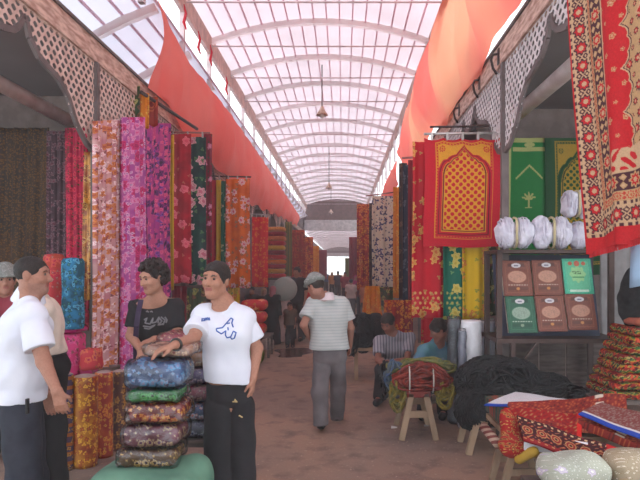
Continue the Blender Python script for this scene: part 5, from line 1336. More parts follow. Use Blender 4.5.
# second stack behind
GW2 = 'blankets wrapped in clear plastic stacked behind the front stack'
o = empty('low_stand', P(190, 0, 3.72) * 1.0, 'low wooden stand under the second stack of wrapped blankets', 'stand'); q = P(190, 0, 3.74); o.location = (q.x, q.y, 0)
m = MB(); m.box((q.x - 0.19, 3.6, 0.46), (q.x + 0.19, 3.92, 0.5)); m.build('stand_top', M['plank'], o)
for sx in (-1, 1):
    for y in (3.63, 3.89): m = MB(); m.box((q.x + sx * 0.16 - 0.02, y - 0.02, 0), (q.x + sx * 0.16 + 0.02, y + 0.02, 0.46)); m.build('leg', M['plank'], o)
z = 0.505
pal = [((120, 120, 140), (170, 170, 190), (70, 70, 110)), ((70, 84, 130), (150, 160, 190), (180, 110, 110)), ((150, 70, 90), (206, 150, 140), (90, 60, 90)), ((96, 80, 130), (180, 150, 170), (60, 60, 100)), ((170, 120, 90), (214, 180, 140), (120, 60, 60)), ((190, 60, 80), (230, 160, 150), (140, 90, 60))]
nms = ['grey', 'navy blue', 'wine pink', 'violet', 'tan', 'rose red']
lbs = ['lowest in the back stack', 'second from the bottom of the back stack', 'third from the bottom of the back stack', 'third from the top of the back stack', 'second from the top of the back stack', 'topmost in the back stack']
for k in range(6):
    hh = 0.052; d_ = 3.76; blanket(190 - 0.6 * k, HY - (z + hh - CZ) * F / d_, d_, 0.155, hh, 0.12, pal[k], nms[k] + ' wrapped blanket ' + lbs[k], 41 + k, 0.06 * (-1) ** k, GW2); z += 2 * hh + 0.012

# ---- stack of folded cloths far along the aisle, on a shelf stand
o = empty('shelf_stand', (P(276, 0, 14.2).x, 14.3, 0), 'tall dark stand carrying the stack of folded cloths', 'stand')
q = P(276, 0, 14.2); m = MB(); m.box((q.x - 0.26, 14.0, 1.30), (q.x + 0.26, 14.5, 1.34)); m.build('shelf_board', M['dark_rail'], o)
for sx in (-1, 1):
    for y in (14.03, 14.47): m = MB(); m.box((q.x + sx * 0.24 - 0.02, y - 0.02, 0), (q.x + sx * 0.24 + 0.02, y + 0.02, 1.30)); m.build('leg', M['dark_rail'], o)
cc = [(176, 40, 44), (196, 140, 56), (150, 30, 44), (206, 110, 40), (180, 50, 50), (120, 40, 40), (206, 160, 70), (170, 36, 40), (190, 100, 44), (140, 36, 40), (200, 130, 60)]
od = ['lowest', 'second', 'third', 'fourth', 'fifth', 'sixth', 'seventh', 'eighth', 'ninth', 'tenth', 'topmost']
for k in range(11):
    x = soft('folded_cloth', noisy_box((q.x + 0.012 * math.sin(5 * k), 14.25, 1.34 + 0.058 + 0.118 * k), (0.235, 0.22, 0.053), 0.045, 0.004, k), fabric('folded_%d' % k, cc[k], [(8, 0.4, 4, 0.3, tuple(min(255, v + 40) for v in cc[k]), tuple(v * 0.7 for v in cc[k]), 0.5)], coord='OBJ'), None, 0.02, origin=(q.x, 14.25, 1.34 + 0.118 * k))
    tag(x, '%s%s cloth in the tall stack past the scarlet bedspread' % (od[k], '' if k in (0, 10) else ' from the bottom folded') if k not in (0, 10) else od[k] + ' folded cloth in the tall stack past the scarlet bedspread', 'folded cloth', 'folded cloths in the tall stack')
# ---- red quilt bundles behind the boy, with crate, pot
GRB = 'red flowered quilt bundles piled behind the person in the white T-shirt'
zz = 0.45
q = P(253, 0, 10.2)
o = empty('low_table', (q.x, 10.2, 0), 'low table under the red quilt bundles', 'table')
m = MB(); m.box((q.x - 0.35, 9.95, 0.36), (q.x + 0.35, 10.45, 0.40)); m.build('table_top', M['plank'], o)
for sx in (-1, 1):
    for y in (9.98, 10.42): m = MB(); m.box((q.x + sx * 0.31 - 0.02, y - 0.02, 0), (q.x + sx * 0.31 + 0.02, y + 0.02, 0.36)); m.build('leg', M['plank'], o)
for k, lb in enumerate(('lowest red quilt bundle on the low table', 'middle red quilt bundle on the low table', 'topmost red quilt bundle on the low table')):
    bundle('quilt_bundle', lb, 'quilt bundle', (q.x + 0.03 * (k - 1), 10.2, 0.40 + 0.105 + 0.212 * k), (0.27 - 0.02 * k, 0.2, 0.099), FB['red_bundle'], k + 1, GRB, rr=0.09, wr=0.008, res=0.016)
bundle('cloth_bundle', 'green cloth bundle under the sleeve of the person in the white T-shirt', 'cloth bundle', (P(252, 0, 9.4).x, 9.4, 0.13), (0.2, 0.16, 0.13), plain('green_bundle', (96, 120, 60), 0.8), 4, None, rr=0.1)
q = P(267.5, 349, 11.0); o = empty('metal_pot', (q.x, 11.0, 0), 'pale metal pot with a lid on the aisle floor', 'pot')
m = MB(); m.lathe((q.x, 11.0, 0), [(0, 0.0), (0.1, 0), (0.125, 0.03), (0.13, 0.15), (0.12, 0.17)], 22); m.build('pot_body', plain('aluminium', (196, 176, 166), 0.4, metal=0.4), o, True)
m = MB(); m.lathe((q.x, 11.0, 0.17), [(0.125, 0), (0.1, 0.03), (0.03, 0.045), (0, 0.046)], 22); m.lathe((q.x, 11, 0.215), [(0.0, 0), (0.02, 0), (0.025, 0.02), (0, 0.03)], 12); m.build('lid', plain('aluminium_lid', (206, 190, 180), 0.4, metal=0.4), o, True)
# round pan held upright
q = P(285, 289, 11.9); o = empty('round_pan', q, 'big round grey-green pan held upright above the aisle', 'pan')
m = MB(); m.lathe(q, [(0.0, -0.03), (0.20, -0.03), (0.235, 0.0), (0.25, 0.02), (0.252, 0.015), (0.235, -0.02), (0.2, -0.045), (0, -0.045)], 34, 'y'); pb_ = m.build('pan_body', plain('pale_pan', (140, 150, 142), 0.4, (160, 164, 156), 3), o, True)
m = MB(); m.tube([q + Vector((0.252 * math.cos(a), 0.02, 0.252 * math.sin(a))) for a in np.linspace(0, 2 * PI, 41)[:-1]], 0.009, 6, closed=True); m.build('pan_rim', plain('pan_rim', (170, 174, 166), 0.4), pb_, True)
# puddle on the floor
m = MB(); q = P(294, 352, 10.6); n = 28
m.add([(q.x, q.y, 0.004)] + [(q.x + 0.34 * (1 + 0.25 * math.sin(3 * a) + 0.15 * math.sin(5 * a + 1)) * math.cos(a), q.y + 0.7 * (1 + 0.2 * math.sin(2 * a + 1)) * math.sin(a), 0.004) for a in np.linspace(0, 2 * PI, n + 1)[:-1]], [(0, i + 1, (i + 1) % n + 1) for i in range(n)])
o = m.build('puddle', plain('wet_floor', (84, 62, 54), 0.25, spec=0.5)); o['kind'] = 'stuff'; o['label'] = 'dark wet patch on the aisle floor'

# ---------------------------------------------------------------- trestle with ropes
M['raw_wood'] = wood_mat('raw_pale_wood', (172, 146, 120), (136, 112, 92), (1, 1, 0.3))
M['red_wood'] = plain('red_painted_wood', (134, 52, 44), 0.7)
def trestle(label, x0, x1, y, ztop, spread, mat, top_mat, group=None, ylen=0.5, back=True):
    o = empty('trestle', ((x0 + x1) / 2, y, 0), label, 'trestle', group)
    t = MB(); t.box((min(x0, x1) + spread * 0.55, y - 0.02, ztop - 0.06), (max(x0, x1) - spread * 0.55, y + ylen, ztop)); t.build('beam', top_mat, o, bevel=0.006)
    for yy in ((y, y + ylen - 0.04) if back else (y,)):
        for xa, xb in ((x0, x0 + spread), (x1, x1 - spread)):
            m = MB(); m.bar((xa, yy, 0), (xb, yy, ztop - 0.02), 0.055, 0.04, (0, 1, 0)); m.build('leg', mat, o, bevel=0.004)
        m = MB(); zz = 0.42 * ztop + 0.02; m.box((min(x0, x1) + spread * 0.5, yy - 0.015, zz), (max(x0, x1) - spread * 0.5, yy + 0.015, zz + 0.06)); m.build('crossbar', mat, o)
    return o
xa, xb = P(401.5, 440, 5.24).x, P(436, 440, 5.24).x
trestle('raw wood trestle with a red top under the coloured ropes', xa, xb, 5.24, 0.46, 0.095, M['raw_wood'], M['red_wood'], ylen=0.55)
def rope_mat(c, c2): return plain('rope_%d_%d' % (c[0], c[1]), c, 0.8, c2, 25, bump=0.4, bscale=120)
def ropes(label, c, hx, hy, hz, n, mat, seed, r=0.011, droop=0.25, tie=None, yawj=0.3, grp='coils of coloured rope heaped on the trestle'):
    """a coil of rope: many flattened loops side by side"""
    rd = random.Random(seed); o = empty('rope_coil', (c[0], c[1], c[2] - hz), label, 'rope coil', grp); m = MB()
    for k in range(n):
        a = rd.uniform(0.5, 1.06); b = rd.uniform(0.2, 1.08); oy = rd.uniform(-hy, hy); ph = rd.uniform(0, 6); tl = rd.uniform(-yawj, yawj)
        pts = []
        for t in np.linspace(0, 2 * PI, 27)[:-1]:
            x = hx * a * math.cos(t) + 0.02 * math.sin(3 * t + ph); z = hz * b * math.sin(t) * (1 - 0.25 * math.cos(t) ** 2) + 0.018 * math.sin(4 * t + ph) + 0.3 * tl * x - droop * hz * (x / hx) ** 2
            pts.append(Vector((c[0] + x, c[1] + oy + tl * 0.25 * x + 0.02 * math.sin(2 * t + ph), c[2] + z)))
        m.tube(pts, r, 6, closed=True)
    rp_ = m.build('rope', mat, o, True)
    if tie:
        t = MB()
        for dx in tie: t.tube([Vector((c[0] + dx + 0.01 * math.cos(q), c[1] + (hy + 0.03) * math.cos(q), c[2] - 0.02 + (hz * 1.06) * math.sin(q))) for q in np.linspace(0, 2 * PI, 21)[:-1]], 0.007, 5, closed=True)
        t.build('tie_cord', plain('white_cord', (206, 196, 184), 0.8), rp_, True)
    return o
c = P(421, 374, 5.35)
ropes('orange red rope coil tied with white cord on top of the trestle', (c.x, 5.30, 0.585), 0.25, 0.12, 0.12, 38, rope_mat((140, 54, 42), (88, 30, 28)), 1, tie=(-0.12, 0.10))
ropes('olive green rope coil lying across the top of the heap', (c.x + 0.02, 5.48, 0.66), 0.31, 0.09, 0.06, 16, rope_mat((86, 96, 58), (130, 116, 60)), 2, droop=0.6)
ropes('blue and grey rope coil at the aisle end of the trestle', (c.x - 0.24, 5.42, 0.56), 0.085, 0.08, 0.15, 14, rope_mat((62, 84, 120), (90, 100, 100)), 3, droop=0.1)
ropes('yellow rope coil drooping at the aisle end of the trestle', (c.x - 0.23, 5.27, 0.41), 0.075, 0.06, 0.15, 10, rope_mat((140, 118, 44), (80, 84, 44)), 4, droop=0.1)
ropes('yellow rope coil hanging beside the leg on the yarn side', (c.x + 0.22, 5.28, 0.44), 0.075, 0.06, 0.15, 12, rope_mat((156, 132, 46), (104, 96, 40)), 5, droop=0.1)
ropes('dark multicoloured rope coil hanging behind the trestle legs', (c.x - 0.03, 5.62, 0.46), 0.20, 0.08, 0.13, 12, rope_mat((64, 52, 46), (96, 66, 46)), 6, droop=0.1)
ropes('green and blue rope coil heaped at the back of the trestle', (c.x + 0.24, 5.66, 0.6), 0.12, 0.08, 0.11, 12, rope_mat((52, 96, 84), (70, 80, 120)), 7, droop=0.2)
ropes('black rope coil dangling at the aisle end', (c.x - 0.33, 5.6, 0.5), 0.05, 0.06, 0.17, 8, rope_mat((28, 26, 28), (44, 40, 42)), 8, droop=0.0)

# ---- black yarn heaps
M['black_yarn'] = plain('black_yarn', (9, 8, 9), 0.75, (26, 24, 26), 30)  # second, lighter grey put into the colour as strand highlights
def hank(label, c, hx, hy, hz, n, seed, grp, r=0.0105, rz=0.0, res=0.022):
    rd = random.Random(seed); o = empty('yarn_hank', (c[0], c[1], c[2] - hz), label, 'yarn hank', grp)
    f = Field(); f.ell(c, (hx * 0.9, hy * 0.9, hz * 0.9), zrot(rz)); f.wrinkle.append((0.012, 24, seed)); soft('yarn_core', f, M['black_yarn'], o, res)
    m = MB(); ca, sa = math.cos(rz), math.sin(rz)
    for k in range(n):
        ax_ = Vector((rd.gauss(0, 0.45), 1.0 if k % 3 else 0.25, rd.gauss(0, 0.7))).normalized(); u_ = ax_.orthogonal().normalized(); v_ = ax_.cross(u_)
        off_ = rd.uniform(-0.6, 0.6); w = math.sqrt(1 - off_ * off_); ph = rd.uniform(0, 6); pts = []
        for t in np.linspace(0, 2 * PI, 31)[:-1]:
            wb_ = w * (1 + 0.06 * math.sin(3 * t + ph) + 0.05 * math.sin(7 * t + 2 * ph) + rd.uniform(-0.02, 0.05))
            q_ = ax_ * off_ + u_ * (math.cos(t) * wb_) + v_ * (math.sin(t) * wb_); x, y, z = q_.x * hx, q_.y * hy, q_.z * hz
            pts.append(Vector((c[0] + x * ca - y * sa, c[1] + x * sa + y * ca, c[2] + z)))
        m.tube(pts, r, 5, closed=True)
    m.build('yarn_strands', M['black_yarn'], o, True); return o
GY = 'black yarn hanks heaped on the low trestle'; LY = 'one of the black yarn hanks heaped beside the coloured ropes'
def atpx(px, py, d): return P(px, py, d)
for k, (px, py, d_, hx, hy, hz, rz) in enumerate(((478, 382, 5.06, 0.20, 0.16, 0.17, 0.3), (512, 380, 5.08, 0.24, 0.16, 0.18, -0.2), (545, 390, 5.06, 0.24, 0.16, 0.14, 0.1), (572, 397, 5.06, 0.16, 0.14, 0.09, 0.1), (474, 408, 4.94, 0.17, 0.13, 0.18, 0.5), (498, 406, 4.9, 0.2, 0.13, 0.17, -0.1), (528, 404, 4.92, 0.2, 0.12, 0.14, 0.2), (492, 369, 5.14, 0.24, 0.11, 0.11, 0.0))):
    c = P(px, py, d_); hank(LY, (c.x, c.y, c.z), hx, hy, hz, 60, 60 + k, GY, rz=rz)
xa, xb = P(462, 445, 5.1).x, P(575, 445, 5.1).x
o = empty('trestle', ((xa + xb) / 2, 5.1, 0), 'low raw wood trestle under the black yarn', 'trestle')
m = MB(); m.box((xa + 0.05, 4.82, 0.27), (xb, 5.24, 0.31)); m.build('trestle_top', M['raw_wood'], o)
for x, dx in ((xa, 0.07), (xb - 0.1, 0.0)):
    for y in (4.84, 5.2): m = MB(); m.bar((x, y, 0), (x + dx, y, 0.27), 0.05, 0.05); m.build('leg', M['raw_wood'], o)
GY2 = 'black yarn hanks heaped by the aisle'
for k, (px, py, d_, hx, hy, hz) in enumerate(((375, 331, 8.3, 0.17, 0.16, 0.24), (363, 333, 8.15, 0.16, 0.16, 0.27), (352, 337, 8.05, 0.10, 0.12, 0.26), (366, 321, 8.35, 0.3, 0.16, 0.09))):
    c = P(px, py, d_); hank('one of the black yarn hanks on the low stand by the aisle', (c.x, c.y, c.z), hx, hy, hz, 30, 80 + k, GY2, r=0.012, res=0.03)
xa, xb = P(352, 370, 8.2).x, P(392, 370, 8.2).x
o = empty('low_stand', ((xa + xb) / 2, 8.2, 0), 'low wooden stand under the yarn heap by the aisle', 'stand')
m = MB(); m.box((xa, 8.0, 0.42), (xb, 8.6, 0.46)); m.build('stand_top', M['raw_wood'], o)
for x in (xa + 0.06, xb - 0.04):
    for y in (8.03, 8.57): m = MB(); m.box((x - 0.025, y - 0.025, 0), (x + 0.025, y + 0.025, 0.42)); m.build('leg', M['raw_wood'], o)
for px, d_, lb in ((397, 6.95, 'low stool under the seated person in stripes'), (440, 6.28, 'low stool under the seated person in teal')):
    q = P(px, 0, d_); zt = 0.10 if px < 420 else 0.15
    o = empty('low_stool', (q.x, d_, 0), lb, 'stool'); m = MB(); m.box((q.x - 0.15, d_ - 0.14, zt - 0.03), (q.x + 0.15, d_ + 0.14, zt)); m.build('seat', M['raw_wood'], o)
    for sx in (-1, 1):
        for sy in (-1, 1): m = MB(); m.box((q.x + sx * 0.12 - 0.015, d_ + sy * 0.11 - 0.015, 0), (q.x + sx * 0.12 + 0.015, d_ + sy * 0.11 + 0.015, zt - 0.03)); m.build('leg', M['raw_wood'], o)
# small white cups on the yarn stand, paper scrap on the floor
for px, py, lb in ((366, 293, 'white box above the black yarn by the aisle'), (379, 291, 'second white box next to the amber draped cloth')):
    pass
m = MB(); q = P(394, 428, 5.63); m.add([(q.x - 0.03, q.y - 0.02, 0.004), (q.x + 0.03, q.y - 0.03, 0.012), (q.x + 0.035, q.y + 0.03, 0.005), (q.x - 0.025, q.y + 0.035, 0.015)], [(0, 1, 2, 3)])
o = m.build('paper_scrap', plain('white_paper', (220, 214, 208), 0.8)); o.modifiers.new('t', 'SOLIDIFY').thickness = 0.002; tag(o, 'white paper scrap lying on the floor beside the raw wood trestle', 'paper scrap')
m = MB(); q = P(426, 425, 5.7); m.add([(q.x - 0.02, q.y - 0.02, 0.004), (q.x + 0.025, q.y - 0.02, 0.01), (q.x + 0.02, q.y + 0.03, 0.004), (q.x - 0.02, q.y + 0.025, 0.01)], [(0, 1, 2, 3)])
o = m.build('paper_scrap', bpy.data.materials['white_paper']); o.modifiers.new('t', 'SOLIDIFY').thickness = 0.002; tag(o, 'tiny white scrap on the floor between the trestle legs', 'paper scrap')

# ---- wrapped white and grey rolls behind the yarn
GP = 'plastic wrapped rolls standing behind the black yarn'
def wrapped(px, pw, y0, y1, d, c, label, film_=True):
    b = P(px, y1, d); t = P(px, y0, d); r = pw / 2 * d / F
    o = empty('wrapped_roll', (b.x, b.y, 0.0 if b.z < 0.35 else b.z), label, 'wrapped roll', GP)
    f = Field(); zb = b.z if b.z >= 0.35 else 0.0
    f.cone((b.x, b.y, zb + r), (t.x, t.y, t.z - r * 0.4), r * 0.96, r * 0.9); f.cut((0, 0, zb + 0.002), (0, 0, -1)); f.cut((0, 0, t.z - r * 0.2), (0, 0, 1)); f.wrinkle += [(0.005, 30, px), (0.004, 66, 1)]
    soft('rolled_cloth', f, plain('roll_%d' % px, c, 0.5, tuple(v * 0.92 for v in c), 9), o, 0.012)
    if not film_: return
    g_ = Field(); g_.cone((b.x, b.y, zb + r), (t.x, t.y, t.z - r * 0.1), r * 1.05, r * 1.0); g_.cut((0, 0, zb + 0.002), (0, 0, -1)); g_.cut((0, 0, t.z + 0.02), (0, 0, 1)); g_.wrinkle += [(0.007, 34, px), (0.005, 70, 2)]
    soft('plastic_wrap', g_, M['film'], o, 0.012)
wrapped(471, 23, 318, 470, 5.75, (246, 246, 250), 'thick white roll under the yellow bedspread', False)
wrapped(487, 16, 320, 470, 5.9, (236, 238, 246), 'slimmer pale roll in plastic beside the thick white one')
wrapped(454, 14, 318, 470, 5.78, (96, 98, 106), 'grey roll in plastic between the teal shirt and the white roll')
wrapped(462, 9, 330, 470, 5.6, (150, 150, 166), 'crumpled clear plastic bag beside the coloured ropes')

# ---------------------------------------------------------------- book stall
yb = 5.35
M['rack'] = plain('brown_rack_steel', (82, 62, 56), 0.6)
xl, xr = P(497, 0, yb).x, P(613, 0, yb).x
z0 = CZ + (HY - 338) * yb / F; z1 = CZ + (HY - 251) * yb / F
o = empty('book_rack', ((xl + xr) / 2, yb, 0), 'brown metal rack that carries the six books and the white yarn', 'rack')
for x in (xl + 0.02, xr - 0.02):
    for y in (yb, yb + 0.45):
        m = MB(); m.box((x - 0.025, y - 0.02, 0), (x + 0.025, y + 0.02, z1)); m.build('post', M['rack'], o)
m = MB(); m.box((xl, yb - 0.02, z1 - 0.02), (xr, yb + 0.5, z1 + 0.012)); m.build('top_shelf', M['rack'], o)
m = MB(); m.box((xl - 0.02, yb - 0.08, z0 - 0.04), (xr + 0.06, yb + 0.5, z0)); m.build('lower_shelf', M['rack'], o)
m = MB(); m.add([(xl + 0.05, yb + 0.16, z0), (xr - 0.05, yb + 0.16, z0), (xr - 0.05, yb + 0.36, z1 - 0.03), (xl + 0.05, yb + 0.36, z1 - 0.03)], [(0, 1, 2, 3)]); bp = m.build('back_panel', plain('slate_blue_board', (70, 74, 92), 0.8), o); bp.modifiers.new('t', 'SOLIDIFY').thickness = 0.01
for (a, b) in (((520, 395), (548, 338)), ):
    A_, B_ = P(513, 395, yb - 0.06), P(513, 341, yb - 0.06); m = MB(); m.bar(A_, B_, 0.04, 0.03); m.build('strut', M['rack'], o)
    m = MB(); m.bar(P(515, 372, yb - 0.06), P(538, 341, yb - 0.06), 0.025, 0.02); m.build('strut', M['rack'], o)
# boards under the shelf
for k in range(5):
    x0 = P(487 + 27 * k, 0, 5.85).x; x1_ = P(512.5 + 27 * k, 0, 5.85).x
    m = MB(); m.box((x0, 5.88, 0.0), (x1_, 5.90, CZ - 0.78)); b_ = m.build('board_panel', M['plank'], bevel=0.004); tag(b_, '%s grey board of the low partition below the books' % ('first', 'second', 'third', 'fourth', 'fifth')[k], 'board', 'grey boards below the books')
# books
def book_paint(kind):
    base, ring, med, txt = {'brown': ((122, 62, 44), (150, 92, 66), (196, 142, 118), (206, 180, 160)), 'green': ((32, 88, 62), (60, 118, 84), (150, 170, 150), (190, 200, 180)), 'mint': ((66, 176, 140), (120, 200, 160), (110, 196, 130), (200, 226, 204))}[kind]
    def pat(x, y, w, h):
        u, v = x / w, y / h; col = paint(x, base)
        put(col, nz(u * 3, v * 4, 14) > 0.5, tuple(min(255, c * 1.12) for c in base))
        e = np.minimum(np.minimum(u, 1 - u) * w, np.minimum(v, 1 - v) * h)
        put(col, (e > 0.03) & (e < 0.036), ring)
        if kind == 'mint':
            put(col, (u > 0.14) & (u < 0.86) & (v > 0.14) & (v < 0.9), (96, 190, 146))
            q = np.abs((u - 0.5) * 1.0) + np.abs((v - 0.56) * 1.1); put(col, (np.hypot((u - 0.5) / 1.15, v - 0.56) < 0.25 * (0.9 + 0.1 * np.cos(8 * np.arctan2(v - 0.56, u - 0.5)))), (150, 204, 140))
            for cx_ in (0.27, 0.5, 0.73): put(col, np.hypot((u - cx_) * w, (v - 0.86) * h) < 0.02 * (1.4 if cx_ == 0.5 else 1), (196, 92, 60))
            for (a, b, c, d_) in ((0.36, 0.63, 0.05, 0.012), (0.44, 0.6, 0.012, 0.035), (0.52, 0.62, 0.05, 0.012), (0.6, 0.6, 0.012, 0.04), (0.56, 0.57, 0.07, 0.01), (0.40, 0.58, 0.04, 0.01)):
                put(col, (np.abs(u - a) < c) & (np.abs(v - b) < d_), (52, 96, 48))
            put(col, (np.abs(v - 0.48) < 0.02) & (np.abs(u - 0.5) < 0.2), (70, 150, 90))
            put(col, (np.abs(v - 0.09) < 0.035) & (np.abs(u - 0.5) < 0.32), txt)
        else:
            put(col, (v > 0.82) & (v < 0.92) & (u > 0.2) & (u < 0.8), tuple(c * 0.75 for c in base))
            put(col, np.hypot((u - 0.5) / 0.16, (v - 0.86) / 0.065) < 1, (214, 208, 210)); put(col, (np.abs(v - 0.86) < 0.018) & (np.abs(u - 0.5) < 0.08), (120, 110, 130))
            r = np.hypot((u - 0.5) / 0.31, (v - 0.54) / 0.165); put(col, r < 1.08, ring); put(col, r < 1, med)
            put(col, (r < 0.8) & (nz(u, v, 60, 1) > 0.35), tuple(c * 0.86 for c in med))
            put(col, (np.abs(v - 0.31) < 0.018) & (np.abs(u - 0.5) < 0.34) & (np.sin(u * 70) > -0.5), txt)
            put(col, (np.abs(v - 0.21) < 0.045) & (np.abs(u - 0.5) < 0.34), tuple(c * 0.85 for c in base)); put(col, np.hypot((u - 0.5) / 0.06, (v - 0.205) / 0.04) < 1, (206, 136, 70) if kind == 'brown' else (140, 160, 130))
        return col
    return pat
M['cover'] = woven('book_cover', 0.45, 0.4)
M['pages'] = plain('book_pages', (206, 194, 178), 0.8)
GBK = 'boxed books on the rack'
def book(px, py_top, py_bot, kind, label, back, skew=0.0, pw=29):
    """a thick book leaning against the board; seen from the front"""
    d0 = yb - 0.03 + back
    b = P(px, py_bot, d0); wd_ = pw * d0 / F; ht = (py_bot - py_top) * d0 / F
    up = Vector((skew * ht * -1, 0.16 * ht, ht * 0.985)); rt = Vector((wd_, 0, 0)); nrm = rt.cross(up).normalized(); 
    if nrm.y > 0: nrm = -nrm
    o = empty('book', b, label, 'book', GBK)
    nx, ny = 60, 76; vs = []; xs = []; ys = []
    for j_ in range(ny + 1):
        for i in range(nx + 1):
            vs.append(b + rt * (i / nx - 0.5) + up * (j_ / ny)); xs.append(i / nx * wd_); ys.append(j_ / ny * ht)
    fs = [(j_ * (nx + 1) + i, j_ * (nx + 1) + i + 1, (j_ + 1) * (nx + 1) + i + 1, (j_ + 1) * (nx + 1) + i) for j_ in range(ny) for i in range(nx)]
    cv = from_data('cover', vs, fs, M['cover'], o, True, cols=book_paint(kind)(np.array(xs), np.array(ys), wd_, ht)); sd = cv.modifiers.new('t', 'SOLIDIFY'); sd.thickness = 0.008; sd.offset = -1 
    m = MB(); t = 0.05; c0 = [b + rt * sx + up * sz for sx, sz in ((-0.485, 0.01), (0.485, 0.01), (0.485, 0.985), (-0.485, 0.985))]
    m.add([q - nrm * 0.009 for q in c0] + [q - nrm * t for q in c0], [(0, 1, 2, 3), (7, 6, 5, 4), (0, 4, 5, 1), (1, 5, 6, 2), (2, 6, 7, 3), (3, 7, 4, 0)]); m.build('page_block', M['pages'], o)
    return o
book(523.5, 296, 333, 'green', 'dark green book in the bottom row at the yellow bedspread end', 0.0, 0.07)
book(553.5, 295.5, 331.5, 'brown', 'brown book in the middle of the bottom row', 0.0, 0.07)
book(583.5, 294, 330, 'brown', 'brown book in the bottom row under the mint green one', 0.0, 0.07)
book(519, 260, 296, 'brown', 'brown book in the top row above the dark green one', 0.10, 0.05)
book(549.5, 259.5, 295.5, 'brown', 'brown book in the top row touching the mint green one', 0.10, 0.05)
book(580, 258, 294, 'mint', 'mint green book in the top row of the rack', 0.10, 0.05)

# ---- white yarn on the rack top
GWY = 'white yarn skeins piled on the book rack'
M['white_yarn'] = plain('white_yarn', (226, 222, 232), 0.85, (206, 202, 216), 14, bump=0.5, bscale=60)
def skein(px, py, d, hx, hz, label, seed, hy=0.11):
    c = P(px, py, d); o = empty('yarn_skein', (c.x, c.y, c.z - hz), label, 'yarn skein', GWY)
    f = Field()
    for sx in (-1, 1): f.ell(c + Vector((sx * hx * 0.5, 0, 0)), (hx * 0.56, hy, hz), None, 0.02)
    f.wrinkle += [(0.022, 24, seed), (0.008, 75, seed)]; yb_ = soft('yarn_body', f, M['white_yarn'], o, 0.011)
    rd = random.Random(seed); m = MB()
    for sx in (-1, 1):
        for k in range(13):
            ty = rd.uniform(-0.85, 0.85); w_ = math.sqrt(1 - ty * ty); ph = rd.uniform(0, 6)
            m.tube([c + Vector((sx * hx * 0.5 + hx * 0.55 * ty + 0.008 * math.sin(3 * t + ph), hy * 1.03 * w_ * math.cos(t), hz * 1.03 * w_ * math.sin(t))) for t in np.linspace(0, 2 * PI, 21)[:-1]], 0.006, 5, closed=True)
    m.build('yarn_strands', M['white_yarn'], o, True)
    b = MB(); b.tube([c + Vector((0.006 * math.cos(3 * t), hy * 0.98 * math.cos(t), hz * 0.98 * math.sin(t))) for t in np.linspace(0, 2 * PI, 21)[:-1]], 0.012, 6, closed=True); b.build('paper_band', plain('skein_band', (206, 190, 150), 0.7), yb_, True)
skein(514, 233, 5.42, 0.165, 0.15, 'white yarn skein at the prayer rug end of the rack top', 1)
skein(551, 233, 5.44, 0.185, 0.155, 'white yarn skein in the middle of the rack top', 2)
skein(586, 236, 5.5, 0.16, 0.14, 'white yarn skein on the rack top behind the big red carpet', 3)
skein(576, 204, 5.56, 0.13, 0.13, 'white yarn skein stacked on the others beside the big red carpet', 4)

# ---- folded blankets stacked at the edge
GF = 'folded blankets in the red and green stack'
words_ = ['topmost', 'second', 'third', 'fourth', 'fifth', 'sixth', 'seventh', 'eighth']
zt = 0.50
q = P(622, 0, 4.9)
o = empty('low_table', (q.x, 4.95, 0), 'low table under the red and green stack of blankets', 'table')
m = MB(); m.box((q.x - 0.30, 4.7, 0.46), (q.x + 0.45, 5.25, 0.50)); m.build('table_top', M['plank'], o)
for sx in (-0.26, 0.41):
    for y in (4.74, 5.2): m = MB(); m.box((q.x + sx - 0.025, y - 0.025, 0), (q.x + sx + 0.025, y + 0.025, 0.46)); m.build('leg', M['plank'], o)
def wave_paint(k):
    def f(V):
        x, y, z = V[:, 0], V[:, 1], V[:, 2]
        g = nz(x, y, 16, k) * 1.6 + z * 120 + nz(x + z, y, 48, k) * 1.5 + k
        col = paint(x, (140, 32, 30)); u = (g / (2 * PI)) % 1
        put(col, (u > 0.30) & (u < 0.48), (180, 140, 52)); put(col, (u > 0.48) & (u < 0.66), (58, 104, 54)); put(col, (u > 0.66) & (u < 0.74), (34, 28, 28)); put(col, (u > 0.74) & (u < 0.84), (180, 156, 92))
        put(col, nz(x, z + y, 70, k) > 0.62, (52, 30, 30)); put(col, nz(x, z - y, 62, k + 2) > 0.66, (206, 70, 44))
        return col
    return f
for k in range(8):
    hh = 0.034; hw = 0.30 - 0.012 * k; cx_ = q.x + 0.10 + 0.02 * k
    f = Field(); f.rbox((cx_, 4.95, zt + hh), (hw, 0.24, hh), 0.03); f.wrinkle += [(0.012, 15, k * 0.7), (0.006, 40, k)]
    x = soft('folded_blanket', f, M['weave'], None, 0.009, origin=(cx_, 4.95, zt), colour=wave_paint(k)); zt += 2 * hh + 0.007
    n_ = 7 - k
    tag(x, (words_[n_] + ' blanket of the red and green stack at the book stall') if n_ == 0 else (words_[n_] + ' blanket from the top of the red and green stack') if k else 'lowest blanket of the red and green stack at the book stall', 'folded blanket', GF)
# dark clothes hanging behind and grey bag
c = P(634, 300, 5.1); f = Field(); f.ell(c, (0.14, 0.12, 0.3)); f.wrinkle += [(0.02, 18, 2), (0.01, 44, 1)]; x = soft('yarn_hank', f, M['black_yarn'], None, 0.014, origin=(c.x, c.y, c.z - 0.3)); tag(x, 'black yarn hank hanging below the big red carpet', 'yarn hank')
hangpx('hanging_fabric', 'pale grey cloth hanging behind the rack post below the big carpet', 'hanging cloth', 600, 640, 240, 345, 5.9, plain('grey_cloth', (150, 144, 144), 0.85), folds=2, amp=0.02, seed=71)
c = P(636, 338, 5.0); bundle('cloth_bundle', 'salmon coloured cloth lump on top of the red and green stack', 'cloth bundle', (c.x + 0.05, 4.98, zt + 0.035), (0.13, 0.13, 0.035), plain('salmon_cloth', (176, 92, 70), 0.85), 8, None, rr=0.045, wr=0.01)

